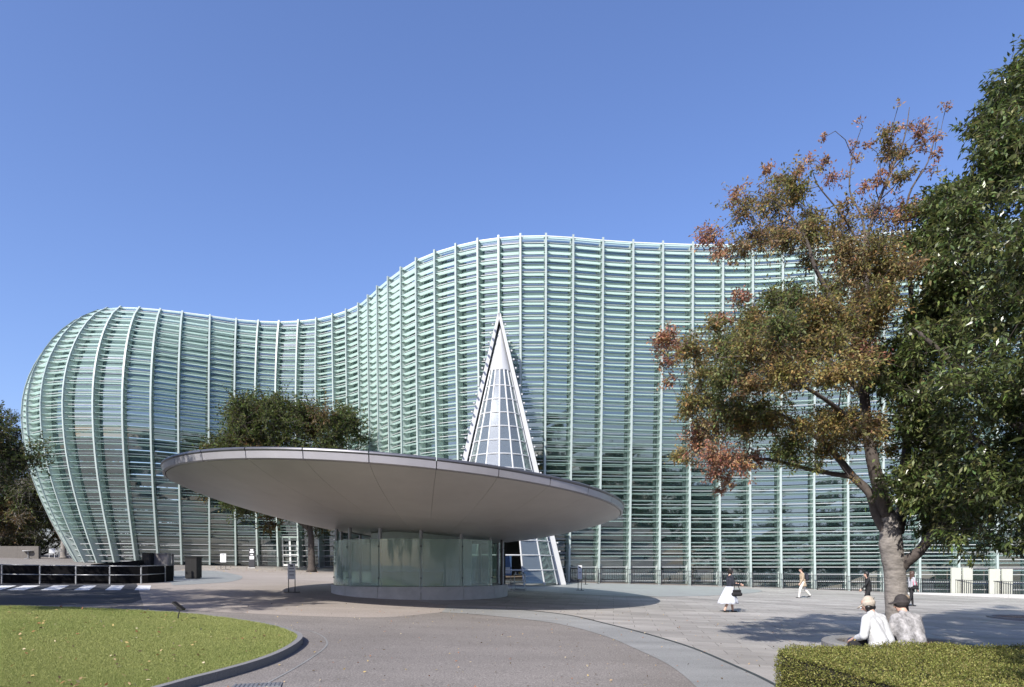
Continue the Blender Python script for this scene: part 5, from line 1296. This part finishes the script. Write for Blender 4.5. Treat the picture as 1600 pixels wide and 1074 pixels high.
# walking person in beige coat
def ex_b(r, hip, hc_):
    skirt_mesh(r, hip, BEIGEC, .18, -.22, .125, .17, .19, 'coat_skirt', -.03)
walker(1254, 935, 1.62, math.radians(178), 'person walking in beige coat and cream trousers past the fence', BEIGEC, CREAMC, CREAMC, SHOE, th=(.42, -.42), sh=(.12, -.72), arms=((.1, .5), (-.15, .25)), lean=.08, loose=1.12, hairf=hair_short(HAIR), extras=ex_b)
g = gpt(1254, 935); r = empty('backpack', g + Vector((.20, .03, .98)), math.radians(178), 'dark backpack worn over the beige coat', 'backpack')
caps([((-.02, 0, .0), (-.02, 0, .24), .10, .09, 0), ((-.02, .06, .02), (-.02, .06, .2), .08, .08, 0), ((-.02, -.06, .02), (-.02, -.06, .2), .08, .08, 0)], 'pack', [NAVY], r, .014, 2)
for e in (-1, 1):
    b = MB(); b.tube([(.02, e * .09, .02), (.20, e * .12, .12), (.22, e * .12, .28), (.08, e * .10, .36), (-.02, e * .08, .3)], .016, 6); P(b, 'strap', NAVY, r, True)
# person in black
walker(1357, 952, 1.60, math.radians(172), 'person dressed all in black striding with white shoes', BLK, BLK, BLK, SHOEW, th=(.42, -.12), sh=(.30, -.30), arms=((.55, .65), (-.12, .1)), lean=.10, loose=1.15, hairf=hair_short(HAIR, True))
# woman with long hair behind the trunk
walker(1424, 948, 1.62, math.radians(8), 'long haired woman in grey top walking behind the tree trunk', JKT, BLK, BLK, SHOE, th=(.25, -.2), sh=(.1, -.4), arms=((.1, .9), (-.1, .6)), hairf=hair_long(HAIRB))
g = gpt(1424, 948); r = empty('shoulder_bag', g + Vector((.05, -.22, .85)), math.radians(8), 'pink strapped bag carried by the long haired woman', 'bag')
caps([((-.10, 0, 0), (.10, 0, 0), .055, .055, 0), ((-.09, 0, .09), (.09, 0, .09), .04, .04, 0)], 'bag_body', [BLK], r, .012, 2)
b = MB(); b.tube([(-.09, 0, .1), (-.05, .08, .35), (0, .14, .54), (.05, .08, .35), (.09, 0, .1)], .014, 6); P(b, 'strap', PINK, r, True)

# the seated pair, backs to the viewer, on the near side of the stone ring
def seated(px, py_top, d, heading, head_f, label, top, legm, size, arm_l, arm_r, hat):
    """local +x is the way the figure faces; sitting height measured from the seat"""
    seat = G(*TREE_PIT) + RH; c = at(px, py_top, d); r = empty('person', (c.x, c.y, seat), heading, label, 'person')
    mats = [SK, top, legm, legm, SHOE, EYE, LIPS]; s = size; pr = []
    hip = Vector((0, 0, .10)); ch = Vector((.10, 0, .42)); shp = Vector((.13, 0, .53)); nk = Vector((.175, 0, .60)); hd = Vector((.225, 0, .715))
    pr += [(hip + Vector((0, .10, 0)), hip + Vector((0, -.10, 0)), .13, .13, 1), (hip + Vector((-.02, .08, .04)), Vector((.04, .10, .26)), .14, .135, 1), (hip + Vector((-.02, -.08, .04)), Vector((.04, -.10, .26)), .14, .135, 1), (hip, ch, .13, .12, 1),
           (Vector((.04, .10, .26)), ch + Vector((0, .13, 0)), .135, .12, 1), (Vector((.04, -.10, .26)), ch + Vector((0, -.13, 0)), .135, .12, 1), (shp + Vector((0, .155, -.02)), shp + Vector((0, -.155, -.02)), .078, .078, 1), (shp + Vector((0, .06, .0)), nk, .07, .058, 1), (shp + Vector((0, -.06, .0)), nk, .07, .058, 1), (nk + Vector((-.01, 0, 0)), hd, .056, .052, 0)]
    for e in (1, -1):
        h0 = Vector((.02, e * .10, .09)); kn = Vector((.42, e * .13, .12)); an = Vector((.46, e * .12, -.40)); pr += [(h0, kn, .088, .066, 2), (kn, an, .062, .044, 3), (an, an + Vector((.14, 0, -.03)), .036, .03, 4)]
    for (el, wr), e in ((arm_l, 1), (arm_r, -1)):
        s0 = shp + Vector((-.01, e * .19, -.03)); el = Vector(el); wr = Vector(wr); pr += [(s0, el, .078, .064, 1), (el, lerp(el, wr, .55), .062, .054, 1), (el, wr, .042, .030, 0)]; hand(pr, wr, wr - el, (0, -e, .4), 0)
    head_prims(pr, hd, head_f, 1.02, 0, 5, 6)
    caps(pr, 'body', mats, r, .010, 10); hat(r, hd, Vector(head_f).normalized()); r.scale = (s, s, s)
    return r
def cap_hat(r, c, f):
    ps = [(c + Vector((-.01, 0, .045)), c + Vector((-.005, 0, .065)), .106, .094, 0)] + [(c + f * .06 + Vector((f.y, -f.x, 0)) * k * .015 + Vector((0, 0, .045)), c + f * (.175 - .0022 * k * k) + Vector((f.y, -f.x, 0)) * k * .013 + Vector((0, 0, .040)), .014, .011, 0) for k in range(-4, 5)]
    o = caps(ps, 'cap', [CAPM], r, .009, 2)
    caps([(c - Vector((.045, -.045, .03)), c - Vector((.045, .045, .03)), .056, .056, 0), (c - Vector((.04, -.05, .075)), c - Vector((.04, .05, .075)), .03, .03, 0)], 'hair', [HAIR], r, .01, 2)
    b = MB(); q = c - f * .119 + Vector((0, 0, .035)); n = 10
    b.face([q + f * (.022 * (math.sin(math.pi * k / n) * 0 + abs(math.cos(math.pi * k / n)) ** 2)) + Vector((f.y, -f.x, 0)) * .052 * math.cos(math.pi * k / n) + Vector((0, 0, .038 * math.sin(math.pi * k / n))) for k in range(n + 1)]); P(b, 'strap_gap', HAIR, r)
def dark_hat(r, c, f):
    ps = [(c + Vector((-.01, 0, .05)), c + Vector((-.01, 0, .075)), .118, .105, 0)] + [(c + f * .06 + Vector((f.y, -f.x, 0)) * k * .017 + Vector((0, 0, .05)), c + f * (.185 - .0022 * k * k) + Vector((f.y, -f.x, 0)) * k * .015 + Vector((0, 0, .045)), .015, .012, 0) for k in range(-4, 5)]
    caps(ps, 'cap', [CAPD], r, .009, 2)
    caps([(c - f * .06 + Vector((0, .02, -.02)), c - f * .07 + Vector((0, .0, -.11)), .065, .05, 0), (c - f * .03 + Vector((f.y, -f.x, 0)) * .07 + Vector((0, 0, .0)), c - f * .045 + Vector((f.y, -f.x, 0)) * .06 + Vector((0, 0, -.09)), .04, .03, 0)], 'hair', [HAIR], r, .01, 2)
    b = MB(); q = c + f * .098 + Vector((0, 0, .012)); sd = Vector((f.y, -f.x, 0))
    for e in (-1, 1):
        ring_ = [q + sd * (e * .034 + .024 * math.cos(2 * math.pi * k / 12)) + Vector((0, 0, .020 * math.sin(2 * math.pi * k / 12))) for k in range(13)]; b.tube(ring_, .003, 5); b.tube([q + sd * e * .058, q + sd * e * .085 - f * .10], .003, 5)
    P(b, 'glasses', M['black'], r)
    caps([(c + Vector((-.02, -.09, .12)), c + Vector((-.02, -.09, .121)), .045, .045, 0)], 'pompom', [FUR], r, .01, 1)
seated(1377, 932, 11.25, math.radians(118), (.80, .35, -.55), 'seated man in white shirt and cream cap with his back turned', WHITEC, DENIM, 1.10, ((.05, .37, .25), (.32, .26, .16)), ((.15, -.27, .24), (.36, -.16, .16)), cap_hat)
seated(1424, 938, 11.35, math.radians(98), (.35, .92, -.18), 'seated person in mottled grey jacket and dark cap with glasses', GREYC, BLK, 1.10, ((.12, .27, .25), (.36, .18, .15)), ((.14, -.29, .26), (.36, -.20, .16)), dark_hat)
# black bag beside the seated man
g = at(1349, 996, 11.3); r = empty('shoulder_bag', (g.x, g.y + .02, G(*TREE_PIT) + RH), .2, 'black bag with tan trim resting beside the man in the cream cap', 'bag')
caps([((-.20, 0, .09), (.20, 0, .08), .085, .075, 0), ((-.16, 0, .14), (.14, 0, .13), .06, .055, 0)], 'bag_body', [BLK], r, .012, 2)
b = MB(); b.tube([(-.20, -.02, .16), (-.14, -.03, .23), (-.03, -.03, .25), (.04, -.02, .20)], .011, 6); P(b, 'handle', M['ochre'], r, True)
